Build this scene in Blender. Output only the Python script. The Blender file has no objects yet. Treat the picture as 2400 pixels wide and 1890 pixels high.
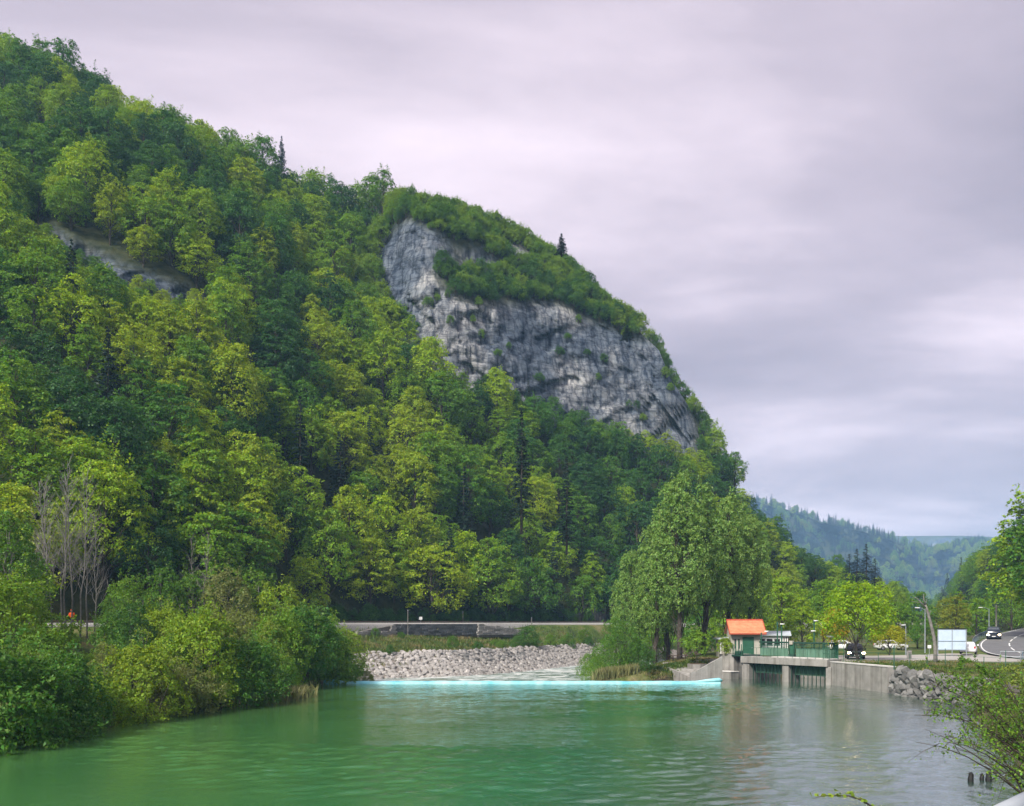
import bpy, math, random
import numpy as np
from mathutils import Vector, Matrix

# ------------------------------------------------------------------ camera, sky, sun, exposure
scene = bpy.context.scene
COL = scene.collection
F, CX, HY, CAMH = 2000.0, 1200.0, 1460.0, 6.5      # focal length, centre and horizon of the photograph, eye height in metres
cam_data = bpy.data.cameras.new('camera')
cam = bpy.data.objects.new('camera', cam_data); COL.objects.link(cam)
cam.location = (0, 0, CAMH); cam.rotation_euler = (math.radians(90), 0, 0)
cam_data.sensor_fit = 'HORIZONTAL'; cam_data.sensor_width = 36.0
cam_data.lens = 36.0 * F / 2400.0
cam_data.shift_y = (HY - 945.0) / 2400.0
cam_data.clip_start = 0.1; cam_data.clip_end = 30000
scene.camera = cam

SUN_EL, SUN_AZ = math.radians(42), math.radians(218)    # azimuth clockwise from +Y (view direction)
world = bpy.data.worlds.new('World'); scene.world = world; world.use_nodes = True
wn, wl = world.node_tree.nodes, world.node_tree.links
wn.clear()
def N(nt, t, **kw):
    n = nt.nodes.new(t)
    for k, v in kw.items():
        setattr(n, k, v)
    return n
wt = world.node_tree
w_out = N(wt, 'ShaderNodeOutputWorld'); w_bg = N(wt, 'ShaderNodeBackground')
sky = N(wt, 'ShaderNodeTexSky', sky_type='NISHITA'); sky.sun_disc = False
sky.sun_elevation = SUN_EL; sky.sun_rotation = SUN_AZ
tc = N(wt, 'ShaderNodeTexCoord'); sep = N(wt, 'ShaderNodeSeparateXYZ')
wl.new(tc.outputs['Generated'], sep.inputs[0])
mz = N(wt, 'ShaderNodeMath', operation='MAXIMUM'); mz.inputs[1].default_value = 0.0; wl.new(sep.outputs['Z'], mz.inputs[0])
az = N(wt, 'ShaderNodeMath', operation='ADD'); az.inputs[1].default_value = 0.16; wl.new(mz.outputs[0], az.inputs[0])
dx = N(wt, 'ShaderNodeMath', operation='DIVIDE'); wl.new(sep.outputs['X'], dx.inputs[0]); wl.new(az.outputs[0], dx.inputs[1])
dy = N(wt, 'ShaderNodeMath', operation='DIVIDE'); wl.new(sep.outputs['Y'], dy.inputs[0]); wl.new(az.outputs[0], dy.inputs[1])
cmb = N(wt, 'ShaderNodeCombineXYZ'); wl.new(dx.outputs[0], cmb.inputs[0]); wl.new(dy.outputs[0], cmb.inputs[1])
mp = N(wt, 'ShaderNodeMapping'); mp.inputs['Rotation'].default_value = (0, 0, math.radians(28)); mp.inputs['Scale'].default_value = (0.5, 1.1, 1.0)
mp.inputs['Location'].default_value = (11.9, 13.3, 0.0)
wl.new(cmb.outputs[0], mp.inputs['Vector'])
n1 = N(wt, 'ShaderNodeTexNoise'); n1.inputs['Scale'].default_value = 0.75; n1.inputs['Detail'].default_value = 8.0; n1.inputs['Roughness'].default_value = 0.55; n1.inputs['Distortion'].default_value = 0.35
wl.new(mp.outputs[0], n1.inputs['Vector'])
cr = N(wt, 'ShaderNodeValToRGB'); cr.color_ramp.elements[0].position = 0.33; cr.color_ramp.elements[1].position = 0.64
cr.color_ramp.elements[0].color = (0.082, 0.073, 0.090, 1); cr.color_ramp.elements[1].color = (0.248, 0.212, 0.234, 1)
e = cr.color_ramp.elements.new(0.5); e.color = (0.148, 0.128, 0.148, 1)
wl.new(n1.outputs['Fac'], cr.inputs['Fac'])
ms = N(wt, 'ShaderNodeVectorMath', operation='SCALE'); ms.inputs['Scale'].default_value = 0.05; wl.new(sky.outputs[0], ms.inputs[0])
mixs = N(wt, 'ShaderNodeMix', data_type='RGBA'); mixs.inputs['Factor'].default_value = 0.97
wl.new(ms.outputs[0], mixs.inputs['A']); wl.new(cr.outputs[0], mixs.inputs['B'])
wl.new(mixs.outputs['Result'], w_bg.inputs['Color']); w_bg.inputs['Strength'].default_value = 1.0
wl.new(w_bg.outputs[0], w_out.inputs['Surface'])

sun_data = bpy.data.lights.new('sun', 'SUN'); sun_data.energy = 1.5; sun_data.angle = math.radians(12); sun_data.color = (1.0, 0.95, 0.86)
sun = bpy.data.objects.new('sun', sun_data); COL.objects.link(sun)
sd = Vector((math.sin(SUN_AZ) * math.cos(SUN_EL), math.cos(SUN_AZ) * math.cos(SUN_EL), math.sin(SUN_EL)))
sun.rotation_euler = sd.to_track_quat('Z', 'Y').to_euler(); sun.location = sd * 400

scene.view_settings.view_transform = 'Standard'; scene.view_settings.look = 'None'
scene.view_settings.gamma = 1.0; scene.view_settings.use_curve_mapping = False
scene.view_settings.exposure = 2.25
scene.render.engine = 'CYCLES'
cy = scene.cycles
cy.use_denoising = True
try: cy.denoiser = 'OPENIMAGEDENOISE'
except Exception: pass
cy.max_bounces = 7; cy.diffuse_bounces = 4; cy.glossy_bounces = 3; cy.transmission_bounces = 4; cy.transparent_max_bounces = 6; cy.volume_bounces = 1
cy.caustics_reflective = False; cy.caustics_refractive = False
cy.sample_clamp_indirect = 6.0

# ------------------------------------------------------------------ helpers
rnd = random.Random(7)
RS = np.random.RandomState
def P(px, py, D):
    return Vector(((px - CX) / F * D, D, CAMH - (py - HY) / F * D))
def Wp(px, py, z=0.0):
    D = (CAMH - z) * F / (py - HY)
    return Vector(((px - CX) / F * D, D, z))
def topix(p):
    return (CX + F * p[0] / p[1], HY - F * (p[2] - CAMH) / p[1])

def hash2(ix, iy, seed):
    h = (ix.astype(np.int64) * 374761393 + iy.astype(np.int64) * 668265263 + seed * 1442695041) & 0x7fffffff
    h = ((h ^ (h >> 13)) * 1274126177) & 0x7fffffff
    h = h ^ (h >> 16)
    return (h & 0xffff) / 65535.0
def vnoise(x, y, seed=0):
    ix, iy = np.floor(x), np.floor(y); fx, fy = x - ix, y - iy
    fx = fx * fx * (3 - 2 * fx); fy = fy * fy * (3 - 2 * fy)
    a = hash2(ix, iy, seed); b = hash2(ix + 1, iy, seed); c = hash2(ix, iy + 1, seed); d = hash2(ix + 1, iy + 1, seed)
    return (a * (1 - fx) + b * fx) * (1 - fy) + (c * (1 - fx) + d * fx) * fy
def fbm(x, y, seed=0, oct=4):
    s, amp, tot = 0.0, 1.0, 0.0
    for o in range(oct):
        s = s + amp * vnoise(x * 2 ** o, y * 2 ** o, seed + o * 17); tot += amp; amp *= 0.5
    return s / tot
def sstep(a, b, x):
    t = np.clip((x - a) / (b - a), 0, 1); return t * t * (3 - 2 * t)

def mesh_from(name, V, faces, mat=None, smooth=False):
    me = bpy.data.meshes.new(name)
    me.from_pydata([tuple(map(float, v)) for v in V], [], [tuple(map(int, f)) for f in faces])
    if mat: me.materials.append(mat)
    if smooth: me.polygons.foreach_set('use_smooth', [True] * len(me.polygons))
    me.update(); return me
def mesh_quads(name, V, Q, mat=None, smooth=False):
    """fast path: V (n,3) array, Q (m,k) array"""
    V = np.asarray(V, np.float32); Q = np.asarray(Q, np.int32); k = Q.shape[1]
    me = bpy.data.meshes.new(name)
    me.vertices.add(len(V)); me.vertices.foreach_set('co', V.ravel())
    me.loops.add(Q.size); me.loops.foreach_set('vertex_index', Q.ravel())
    me.polygons.add(len(Q)); me.polygons.foreach_set('loop_start', np.arange(0, Q.size, k, dtype=np.int32))
    try: me.polygons.foreach_set('loop_total', np.full(len(Q), k, np.int32))
    except Exception: pass
    if smooth: me.polygons.foreach_set('use_smooth', np.ones(len(Q), bool))
    if mat: me.materials.append(mat)
    me.update(calc_edges=True); me.validate(); return me
def add(name, me, parent=None, loc=None, rotz=0.0, scale=None):
    o = bpy.data.objects.new(name, me); COL.objects.link(o)
    if parent is not None: o.parent = parent
    if loc is not None: o.location = loc
    if rotz: o.rotation_euler = (0, 0, rotz)
    if scale is not None: o.scale = scale if hasattr(scale, '__len__') else (scale,) * 3
    return o
USED = {}
def tag(o, label, cat, group=None, kind=None):
    o['label'] = label; o['category'] = cat
    if group: o['group'] = group
    if kind: o['kind'] = kind
    return o
def thing(name, label, cat, loc=(0, 0, 0), rotz=0.0, group=None):
    o = add(name, None, None, loc, rotz); return tag(o, label, cat, group)
def struct(o, label=None):
    o['kind'] = 'structure'
    if label: o['label'] = label
    return o
def ordinal(n):
    w = ['', 'first', 'second', 'third', 'fourth', 'fifth', 'sixth', 'seventh', 'eighth', 'ninth', 'tenth', 'eleventh', 'twelfth']
    if n < len(w): return w[n]
    suf = 'th' if 10 <= n % 100 <= 20 else {1: 'st', 2: 'nd', 3: 'rd'}.get(n % 10, 'th')
    return '%d%s' % (n, suf)

class MB:
    """collects boxes, tubes and prisms into one mesh"""
    def __init__(s): s.V = []; s.F = []
    def add(s, V, Fc):
        n = len(s.V); s.V += [tuple(v) for v in V]; s.F += [tuple(i + n for i in f) for f in Fc]; return s
    def box(s, a, b):
        x0, y0, z0 = a; x1, y1, z1 = b
        return s.add([(x0, y0, z0), (x1, y0, z0), (x1, y1, z0), (x0, y1, z0), (x0, y0, z1), (x1, y0, z1), (x1, y1, z1), (x0, y1, z1)],
                     [(0, 3, 2, 1), (4, 5, 6, 7), (0, 1, 5, 4), (1, 2, 6, 5), (2, 3, 7, 6), (3, 0, 4, 7)])
    def bbox(s, a, b, ch=0.02):
        """box with chamfered vertical and horizontal edges (24-vertex chamfer box)"""
        a = np.array(a, float); b = np.array(b, float); c = (a + b) / 2; h = (b - a) / 2; ch = min(ch, *(h * 0.45))
        V = []; idx = {}
        for sx in (-1, 1):
            for sy in (-1, 1):
                for sz in (-1, 1):
                    for ax in range(3):
                        v = np.array([sx, sy, sz], float) * (h - ch); v[ax] = [sx, sy, sz][ax] * h[ax]
                        idx[(sx, sy, sz, ax)] = len(V); V.append(tuple(c + v))
        Fc = []
        for ax in range(3):
            o1, o2 = (ax + 1) % 3, (ax + 2) % 3
            for sg in (-1, 1):
                q = []
                for s1, s2 in ((-1, -1), (1, -1), (1, 1), (-1, 1)):
                    k = [0, 0, 0]; k[ax] = sg; k[o1] = s1; k[o2] = s2; q.append(idx[(k[0], k[1], k[2], ax)])
                Fc.append(tuple(q if sg > 0 else q[::-1]))
        for ax in range(3):               # edge chamfers run along ax
            o1, o2 = (ax + 1) % 3, (ax + 2) % 3
            for s1 in (-1, 1):
                for s2 in (-1, 1):
                    k0 = [0, 0, 0]; k0[ax] = -1; k0[o1] = s1; k0[o2] = s2; k1 = list(k0); k1[ax] = 1
                    q = [idx[(*k0, o1)], idx[(*k1, o1)], idx[(*k1, o2)], idx[(*k0, o2)]]
                    Fc.append(tuple(q if s1 * s2 < 0 else q[::-1]))
        for sx in (-1, 1):
            for sy in (-1, 1):
                for sz in (-1, 1):
                    q = [idx[(sx, sy, sz, 0)], idx[(sx, sy, sz, 1)], idx[(sx, sy, sz, 2)]]
                    Fc.append(tuple(q if sx * sy * sz > 0 else q[::-1]))
        return s.add(V, Fc)
    def tube(s, pts, radii, n=6, cap=True):
        pts = [Vector(p) for p in pts]; V = []; Fc = []
        up0 = Vector((0.13, 0.91, 0.39))
        for i, p in enumerate(pts):
            t = (pts[min(i + 1, len(pts) - 1)] - pts[max(i - 1, 0)])
            if t.length < 1e-9: t = Vector((0, 0, 1))
            t.normalize(); a = t.cross(up0)
            if a.length < 1e-3: a = t.cross(Vector((1, 0, 0)))
            a.normalize(); b = t.cross(a); r = radii[i] if hasattr(radii, '__len__') else radii
            for k in range(n):
                th = 2 * math.pi * k / n; V.append(p + (a * math.cos(th) + b * math.sin(th)) * r)
        for i in range(len(pts) - 1):
            for k in range(n):
                k2 = (k + 1) % n; Fc.append((i * n + k, i * n + k2, (i + 1) * n + k2, (i + 1) * n + k))
        if cap:
            Fc.append(tuple(range(n))[::-1]); Fc.append(tuple((len(pts) - 1) * n + k for k in range(n)))
        return s.add(V, Fc)
    def prism(s, poly, lo, hi, axis='z'):
        n = len(poly); V = []
        for t in (lo, hi):
            for (a, b) in poly:
                V.append({'z': (a, b, t), 'y': (a, t, b), 'x': (t, a, b)}[axis])
        Fc = [tuple(range(n))[::-1], tuple(range(n, 2 * n))]
        for i in range(n):
            j = (i + 1) % n; Fc.append((i, j, n + j, n + i))
        return s.add(V, Fc)
    def mesh(s, name, mat=None, smooth=False):
        me = mesh_from(name, s.V, s.F, mat, smooth); return me
    def build(s, name, mat, parent=None, smooth=False, **kw):
        return add(name, s.mesh(name, mat, smooth), parent, **kw)

# ------------------------------------------------------------------ materials
def new_mat(name):
    m = bpy.data.materials.new(name); m.use_nodes = True; nt = m.node_tree; nt.nodes.clear()
    return m, nt, nt.nodes, nt.links
def lk(nt, a, b): nt.links.new(a, b)
def ramp(nt, stops):
    r = N(nt, 'ShaderNodeValToRGB'); el = r.color_ramp.elements
    while len(el) < len(stops): el.new(0.5)
    for e_, (p, c) in zip(el, stops): e_.position = p; e_.color = (*c, 1)
    return r
def noise_node(nt, scale, detail=4, rough=0.55, vec=None, dist=0.0):
    n = N(nt, 'ShaderNodeTexNoise'); n.inputs['Scale'].default_value = scale; n.inputs['Detail'].default_value = detail
    n.inputs['Roughness'].default_value = rough; n.inputs['Distortion'].default_value = dist
    if vec is not None: lk(nt, vec, n.inputs['Vector'])
    return n
def vary_mat(name, c0, c1, scale=2.0, rough=0.8, spec=0.3, bump=0.0, bscale=None, detail=5, objrand=0.0, metallic=0.0, streak=None, coords='Object', p0=0.3, p1=0.7):
    """two-tone procedural material with optional bump, per-object variation and vertical streaks"""
    m, nt, ns, ls = new_mat(name)
    out = N(nt, 'ShaderNodeOutputMaterial'); b = N(nt, 'ShaderNodeBsdfPrincipled'); lk(nt, b.outputs[0], out.inputs[0])
    b.inputs['Roughness'].default_value = rough; b.inputs['Metallic'].default_value = metallic
    b.inputs['Specular IOR Level'].default_value = spec
    t = N(nt, 'ShaderNodeTexCoord')
    if coords == 'World':
        g = N(nt, 'ShaderNodeNewGeometry'); vec = g.outputs['Position']
    else: vec = t.outputs[coords]
    n = noise_node(nt, scale, detail, 0.6, vec); r = ramp(nt, [(p0, c0), (p1, c1)]); lk(nt, n.outputs['Fac'], r.inputs['Fac'])
    col = r.outputs['Color']
    if streak:
        mpn = N(nt, 'ShaderNodeMapping'); mpn.inputs['Scale'].default_value = (streak[0], streak[0], streak[0] * 0.07); lk(nt, vec, mpn.inputs['Vector'])
        sn = noise_node(nt, 1.0, 4, 0.6, mpn.outputs[0]); sr = ramp(nt, [(streak[2], streak[1]), (streak[3], (1, 1, 1))]); lk(nt, sn.outputs['Fac'], sr.inputs['Fac'])
        mx = N(nt, 'ShaderNodeMix', data_type='RGBA', blend_type='MULTIPLY'); mx.inputs['Factor'].default_value = 1.0
        lk(nt, col, mx.inputs['A']); lk(nt, sr.outputs['Color'], mx.inputs['B']); col = mx.outputs['Result']
    if objrand:
        oi = N(nt, 'ShaderNodeObjectInfo'); mr = N(nt, 'ShaderNodeMapRange'); mr.inputs['To Min'].default_value = 1 - objrand; mr.inputs['To Max'].default_value = 1 + objrand
        lk(nt, oi.outputs['Random'], mr.inputs['Value']); hs = N(nt, 'ShaderNodeHueSaturation'); lk(nt, mr.outputs[0], hs.inputs['Value']); lk(nt, col, hs.inputs['Color']); col = hs.outputs['Color']
    lk(nt, col, b.inputs['Base Color'])
    if bump:
        bn = noise_node(nt, bscale or scale * 4, 6, 0.65, vec); bp = N(nt, 'ShaderNodeBump'); bp.inputs['Strength'].default_value = bump; bp.inputs['Distance'].default_value = 0.05
        lk(nt, bn.outputs['Fac'], bp.inputs['Height']); lk(nt, bp.outputs[0], b.inputs['Normal'])
    return m

def leaf_mat(name, stops, transl=0.34, island=0.16, spec=0.25):
    """foliage: colour picked by the tree's own 'tint', varied leaf by leaf, partly translucent"""
    m, nt, ns, ls = new_mat(name)
    out = N(nt, 'ShaderNodeOutputMaterial')
    at = N(nt, 'ShaderNodeAttribute'); at.attribute_type = 'INSTANCER'; at.attribute_name = 'tint'
    r = ramp(nt, stops); lk(nt, at.outputs['Fac'], r.inputs['Fac'])
    g = N(nt, 'ShaderNodeNewGeometry'); hs = N(nt, 'ShaderNodeHueSaturation')
    mr = N(nt, 'ShaderNodeMapRange'); mr.inputs['To Min'].default_value = 1 - island * 2; mr.inputs['To Max'].default_value = 1 + island * 2
    lk(nt, g.outputs['Random Per Island'], mr.inputs['Value']); lk(nt, mr.outputs[0], hs.inputs['Value'])
    m2 = N(nt, 'ShaderNodeMath', operation='MULTIPLY'); m2.inputs[1].default_value = 7.31; fr = N(nt, 'ShaderNodeMath', operation='FRACT')
    lk(nt, g.outputs['Random Per Island'], m2.inputs[0]); lk(nt, m2.outputs[0], fr.inputs[0])
    mh = N(nt, 'ShaderNodeMapRange'); mh.inputs['To Min'].default_value = 0.5 - 0.025; mh.inputs['To Max'].default_value = 0.5 + 0.025
    lk(nt, fr.outputs[0], mh.inputs['Value']); lk(nt, mh.outputs[0], hs.inputs['Hue'])
    lk(nt, r.outputs['Color'], hs.inputs['Color'])
    b = N(nt, 'ShaderNodeBsdfPrincipled'); b.inputs['Roughness'].default_value = 0.5; b.inputs['Specular IOR Level'].default_value = spec
    lk(nt, hs.outputs['Color'], b.inputs['Base Color'])
    tr = N(nt, 'ShaderNodeBsdfTranslucent'); h2 = N(nt, 'ShaderNodeHueSaturation'); h2.inputs['Hue'].default_value = 0.485; h2.inputs['Saturation'].default_value = 1.1; h2.inputs['Value'].default_value = 1.35
    lk(nt, hs.outputs['Color'], h2.inputs['Color']); lk(nt, h2.outputs[0], tr.inputs['Color'])
    mx = N(nt, 'ShaderNodeMixShader'); mx.inputs[0].default_value = transl; lk(nt, b.outputs[0], mx.inputs[1]); lk(nt, tr.outputs[0], mx.inputs[2])
    lk(nt, mx.outputs[0], out.inputs[0]); return m

M = {}
LEAF_STOPS = [(0.0, (0.036, 0.105, 0.022)), (0.25, (0.066, 0.175, 0.020)), (0.5, (0.140, 0.270, 0.015)), (0.78, (0.275, 0.405, 0.012)), (1.0, (0.180, 0.190, 0.025))]
M['leaf'] = leaf_mat('broad_leaves', LEAF_STOPS)
M['shrub'] = leaf_mat('shrub_leaves', [(0.0, (0.040, 0.115, 0.022)), (0.3, (0.075, 0.180, 0.022)), (0.6, (0.140, 0.260, 0.022)), (0.85, (0.215, 0.320, 0.022)), (1.0, (0.165, 0.185, 0.060))])
M['poplar'] = leaf_mat('poplar_leaves', [(0.0, (0.095, 0.205, 0.040)), (0.5, (0.150, 0.275, 0.054)), (1.0, (0.215, 0.345, 0.070))], spec=0.4)
M['golden'] = leaf_mat('golden_leaves', [(0.0, (0.19, 0.36, 0.012)), (0.5, (0.30, 0.38, 0.012)), (1.0, (0.46, 0.29, 0.02))])
M['needle'] = leaf_mat('needles', [(0.0, (0.010, 0.024, 0.014)), (0.5, (0.014, 0.034, 0.018)), (1.0, (0.022, 0.050, 0.022))], transl=0.1)
M['bark'] = vary_mat('bark', (0.035, 0.028, 0.022), (0.10, 0.085, 0.07), 3.0, 0.9, 0.1, 0.6, 12)
M['bark_pale'] = vary_mat('pale_bark', (0.12, 0.112, 0.10), (0.25, 0.235, 0.21), 3.0, 0.9, 0.1, 0.5, 12)
M['concrete'] = vary_mat('weathered_concrete', (0.21, 0.20, 0.185), (0.33, 0.315, 0.29), 0.9, 0.9, 0.15, 0.3, 9, streak=(1.5, (0.55, 0.54, 0.52), 0.30, 0.52), coords='World')
M['concrete_dark'] = vary_mat('wet_concrete', (0.05, 0.05, 0.048), (0.16, 0.155, 0.145), 1.2, 0.8, 0.2, 0.35, 9, streak=(3.2, (0.4, 0.4, 0.4), 0.4, 0.6), coords='World')
M['concrete_new'] = vary_mat('pale_concrete', (0.46, 0.44, 0.41), (0.60, 0.58, 0.55), 1.1, 0.85, 0.15, 0.2, 12, coords='World')
M['green_steel'] = vary_mat('green_steel', (0.020, 0.085, 0.050), (0.030, 0.115, 0.066), 2.0, 0.5, 0.4, coords='World')
M['green_dark'] = vary_mat('dark_green_steel', (0.010, 0.040, 0.028), (0.018, 0.060, 0.040), 2.0, 0.5, 0.4)
M['green_panel'] = vary_mat('green_panel', (0.085, 0.175, 0.120), (0.11, 0.21, 0.15), 1.3, 0.6, 0.3, streak=(2.5, (0.75, 0.75, 0.72), 0.4, 0.6), coords='World')
M['plaster'] = vary_mat('cream_plaster', (0.36, 0.34, 0.29), (0.46, 0.44, 0.385), 1.5, 0.9, 0.1, coords='World', streak=(1.6, (0.82, 0.80, 0.76), 0.36, 0.55))
M['white'] = vary_mat('white_paint', (0.72, 0.72, 0.70), (0.82, 0.82, 0.80), 3, 0.6, 0.3)
M['roof_orange'] = vary_mat('orange_tiles', (0.46, 0.165, 0.080), (0.58, 0.26, 0.14), 2.2, 0.75, 0.2, 0.15, 20, objrand=0.08, coords='World')
M['roof_edge'] = vary_mat('red_trim', (0.40, 0.06, 0.03), (0.50, 0.09, 0.05), 2, 0.6, 0.3)
M['sheet_roof'] = vary_mat('grey_sheet_roof', (0.42, 0.46, 0.50), (0.58, 0.62, 0.66), 1.5, 0.5, 0.4)
M['dark'] = vary_mat('dark_opening', (0.012, 0.012, 0.012), (0.02, 0.02, 0.02), 3, 0.6, 0.3)
M['asphalt'] = vary_mat('asphalt', (0.12, 0.12, 0.124), (0.165, 0.165, 0.17), 0.6, 0.85, 0.2, 0.3, 30, coords='World')
M['paving'] = vary_mat('pale_paving', (0.30, 0.28, 0.255), (0.40, 0.38, 0.35), 0.35, 0.9, 0.15, 0.15, 12, coords='World')
M['roadpaint'] = vary_mat('road_paint', (0.62, 0.62, 0.60), (0.75, 0.75, 0.73), 4, 0.7, 0.2)
M['ballast'] = vary_mat('ballast', (0.24, 0.23, 0.215), (0.40, 0.385, 0.365), 5.0, 0.95, 0.1, 0.9, 14, coords='World')
M['rust'] = vary_mat('rail_steel', (0.05, 0.035, 0.028), (0.10, 0.07, 0.05), 6, 0.6, 0.4, metallic=0.3)
M['galv'] = vary_mat('galvanised_steel', (0.25, 0.28, 0.31), (0.36, 0.39, 0.42), 3, 0.5, 0.4, metallic=0.3)
M['guard'] = vary_mat('bluegrey_guardrail', (0.10, 0.14, 0.17), (0.16, 0.20, 0.24), 3, 0.5, 0.4)
M['board'] = vary_mat('board_back', (0.40, 0.50, 0.60), (0.50, 0.60, 0.70), 1.2, 0.6, 0.3)
M['stone_pink'] = vary_mat('pale_riprap_stone', (0.25, 0.23, 0.215), (0.44, 0.415, 0.39), 2.2, 0.95, 0.1, 0.7, 8, objrand=0.22)
M['stone_grey'] = vary_mat('grey_riprap_stone', (0.075, 0.075, 0.073), (0.22, 0.215, 0.205), 1.4, 0.95, 0.1, 0.8, 6, objrand=0.28)
M['block_pale'] = vary_mat('pale_masonry_block', (0.24, 0.225, 0.21), (0.38, 0.36, 0.34), 2.0, 0.95, 0.1, 0.6, 9, objrand=0.22)
M['block_dark'] = vary_mat('dark_masonry_block', (0.08, 0.084, 0.088), (0.15, 0.155, 0.16), 2.0, 0.95, 0.1, 0.6, 9, objrand=0.25)
M['mortar'] = vary_mat('mortar', (0.10, 0.092, 0.083), (0.19, 0.176, 0.16), 3, 0.95, 0.1)
M['cyan'] = vary_mat('cyan_coating', (0.09, 0.42, 0.52), (0.42, 0.72, 0.77), 0.6, 0.5, 0.5, 0.4, 5, coords='World')
M['foam'] = vary_mat('foam', (0.45, 0.62, 0.66), (0.85, 0.92, 0.94), 1.2, 0.6, 0.3, 0.8, 4, coords='World')
M['wood_dark'] = vary_mat('dark_wood', (0.035, 0.022, 0.016), (0.075, 0.05, 0.036), 5, 0.8, 0.2)
M['tyre'] = vary_mat('rubber', (0.012, 0.012, 0.012), (0.025, 0.025, 0.025), 8, 0.85, 0.2)
M['rim'] = vary_mat('alloy', (0.35, 0.35, 0.36), (0.45, 0.45, 0.46), 8, 0.3, 0.5, metallic=0.8)
M['paint_black'] = vary_mat('black_car_paint', (0.014, 0.015, 0.018), (0.022, 0.023, 0.026), 2, 0.18, 0.6)
M['paint_white'] = vary_mat('white_car_paint', (0.70, 0.70, 0.70), (0.76, 0.76, 0.76), 2, 0.2, 0.6)
M['paint_navy'] = vary_mat('navy_car_paint', (0.012, 0.016, 0.028), (0.018, 0.023, 0.038), 2, 0.18, 0.6)
M['glass'] = vary_mat('car_glass', (0.05, 0.06, 0.07), (0.07, 0.08, 0.09), 2, 0.05, 1.0)
M['redlamp'] = vary_mat('tail_lamp', (0.35, 0.01, 0.01), (0.45, 0.02, 0.02), 2, 0.2, 0.6)
M['hivis'] = vary_mat('orange_workwear', (0.80, 0.11, 0.02), (0.90, 0.16, 0.03), 6, 0.8, 0.1)
M['trousers'] = vary_mat('dark_trousers', (0.02, 0.022, 0.03), (0.035, 0.04, 0.05), 6, 0.9, 0.1)
M['skin'] = vary_mat('skin', (0.42, 0.25, 0.18), (0.50, 0.31, 0.23), 6, 0.6, 0.2)
M['soil'] = vary_mat('soil', (0.055, 0.042, 0.028), (0.12, 0.09, 0.06), 1.2, 0.95, 0.05, 0.8, 5, coords='World')
def lamp_mat(name, col, strength):
    m, nt, ns, ls = new_mat(name); out = N(nt, 'ShaderNodeOutputMaterial'); e_ = N(nt, 'ShaderNodeEmission')
    n = noise_node(nt, 8.0, 2); r = ramp(nt, [(0.0, tuple(c * 0.9 for c in col)), (1.0, col)]); lk(nt, n.outputs['Fac'], r.inputs['Fac']); lk(nt, r.outputs['Color'], e_.inputs['Color'])
    e_.inputs['Strength'].default_value = strength; lk(nt, e_.outputs[0], out.inputs[0]); return m
M['headlamp'] = lamp_mat('lit_headlamp', (1.0, 0.78, 0.45), 9.0)

# ground cover: grass, dry patches and bare earth
def ground_mat():
    m, nt, ns, ls = new_mat('meadow_ground'); out = N(nt, 'ShaderNodeOutputMaterial'); b = N(nt, 'ShaderNodeBsdfPrincipled'); lk(nt, b.outputs[0], out.inputs[0])
    b.inputs['Roughness'].default_value = 0.95; b.inputs['Specular IOR Level'].default_value = 0.1
    g = N(nt, 'ShaderNodeNewGeometry')
    n = noise_node(nt, 0.22, 6, 0.65, g.outputs['Position']); r = ramp(nt, [(0.32, (0.040, 0.062, 0.020)), (0.47, (0.075, 0.115, 0.025)), (0.58, (0.125, 0.135, 0.045)), (0.72, (0.20, 0.165, 0.085))]); lk(nt, n.outputs['Fac'], r.inputs['Fac'])
    n2 = noise_node(nt, 3.0, 5, 0.7, g.outputs['Position']); r2 = ramp(nt, [(0.3, (0.55, 0.55, 0.55)), (0.7, (1.3, 1.3, 1.3))]); lk(nt, n2.outputs['Fac'], r2.inputs['Fac'])
    mx = N(nt, 'ShaderNodeMix', data_type='RGBA', blend_type='MULTIPLY'); mx.inputs['Factor'].default_value = 1; lk(nt, r.outputs[0], mx.inputs['A']); lk(nt, r2.outputs[0], mx.inputs['B'])
    at = N(nt, 'ShaderNodeAttribute'); at.attribute_name = 'bare'
    mx2 = N(nt, 'ShaderNodeMix', data_type='RGBA'); lk(nt, at.outputs['Fac'], mx2.inputs['Factor']); lk(nt, mx.outputs['Result'], mx2.inputs['A'])
    r3 = ramp(nt, [(0.3, (0.05, 0.038, 0.026)), (0.7, (0.13, 0.10, 0.07))]); lk(nt, n2.outputs['Fac'], r3.inputs['Fac']); lk(nt, r3.outputs[0], mx2.inputs['B'])
    lk(nt, mx2.outputs['Result'], b.inputs['Base Color'])
    bp = N(nt, 'ShaderNodeBump'); bp.inputs['Strength'].default_value = 0.8; bp.inputs['Distance'].default_value = 0.15; lk(nt, n2.outputs['Fac'], bp.inputs['Height']); lk(nt, bp.outputs[0], b.inputs['Normal'])
    return m
M['ground'] = ground_mat()

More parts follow.
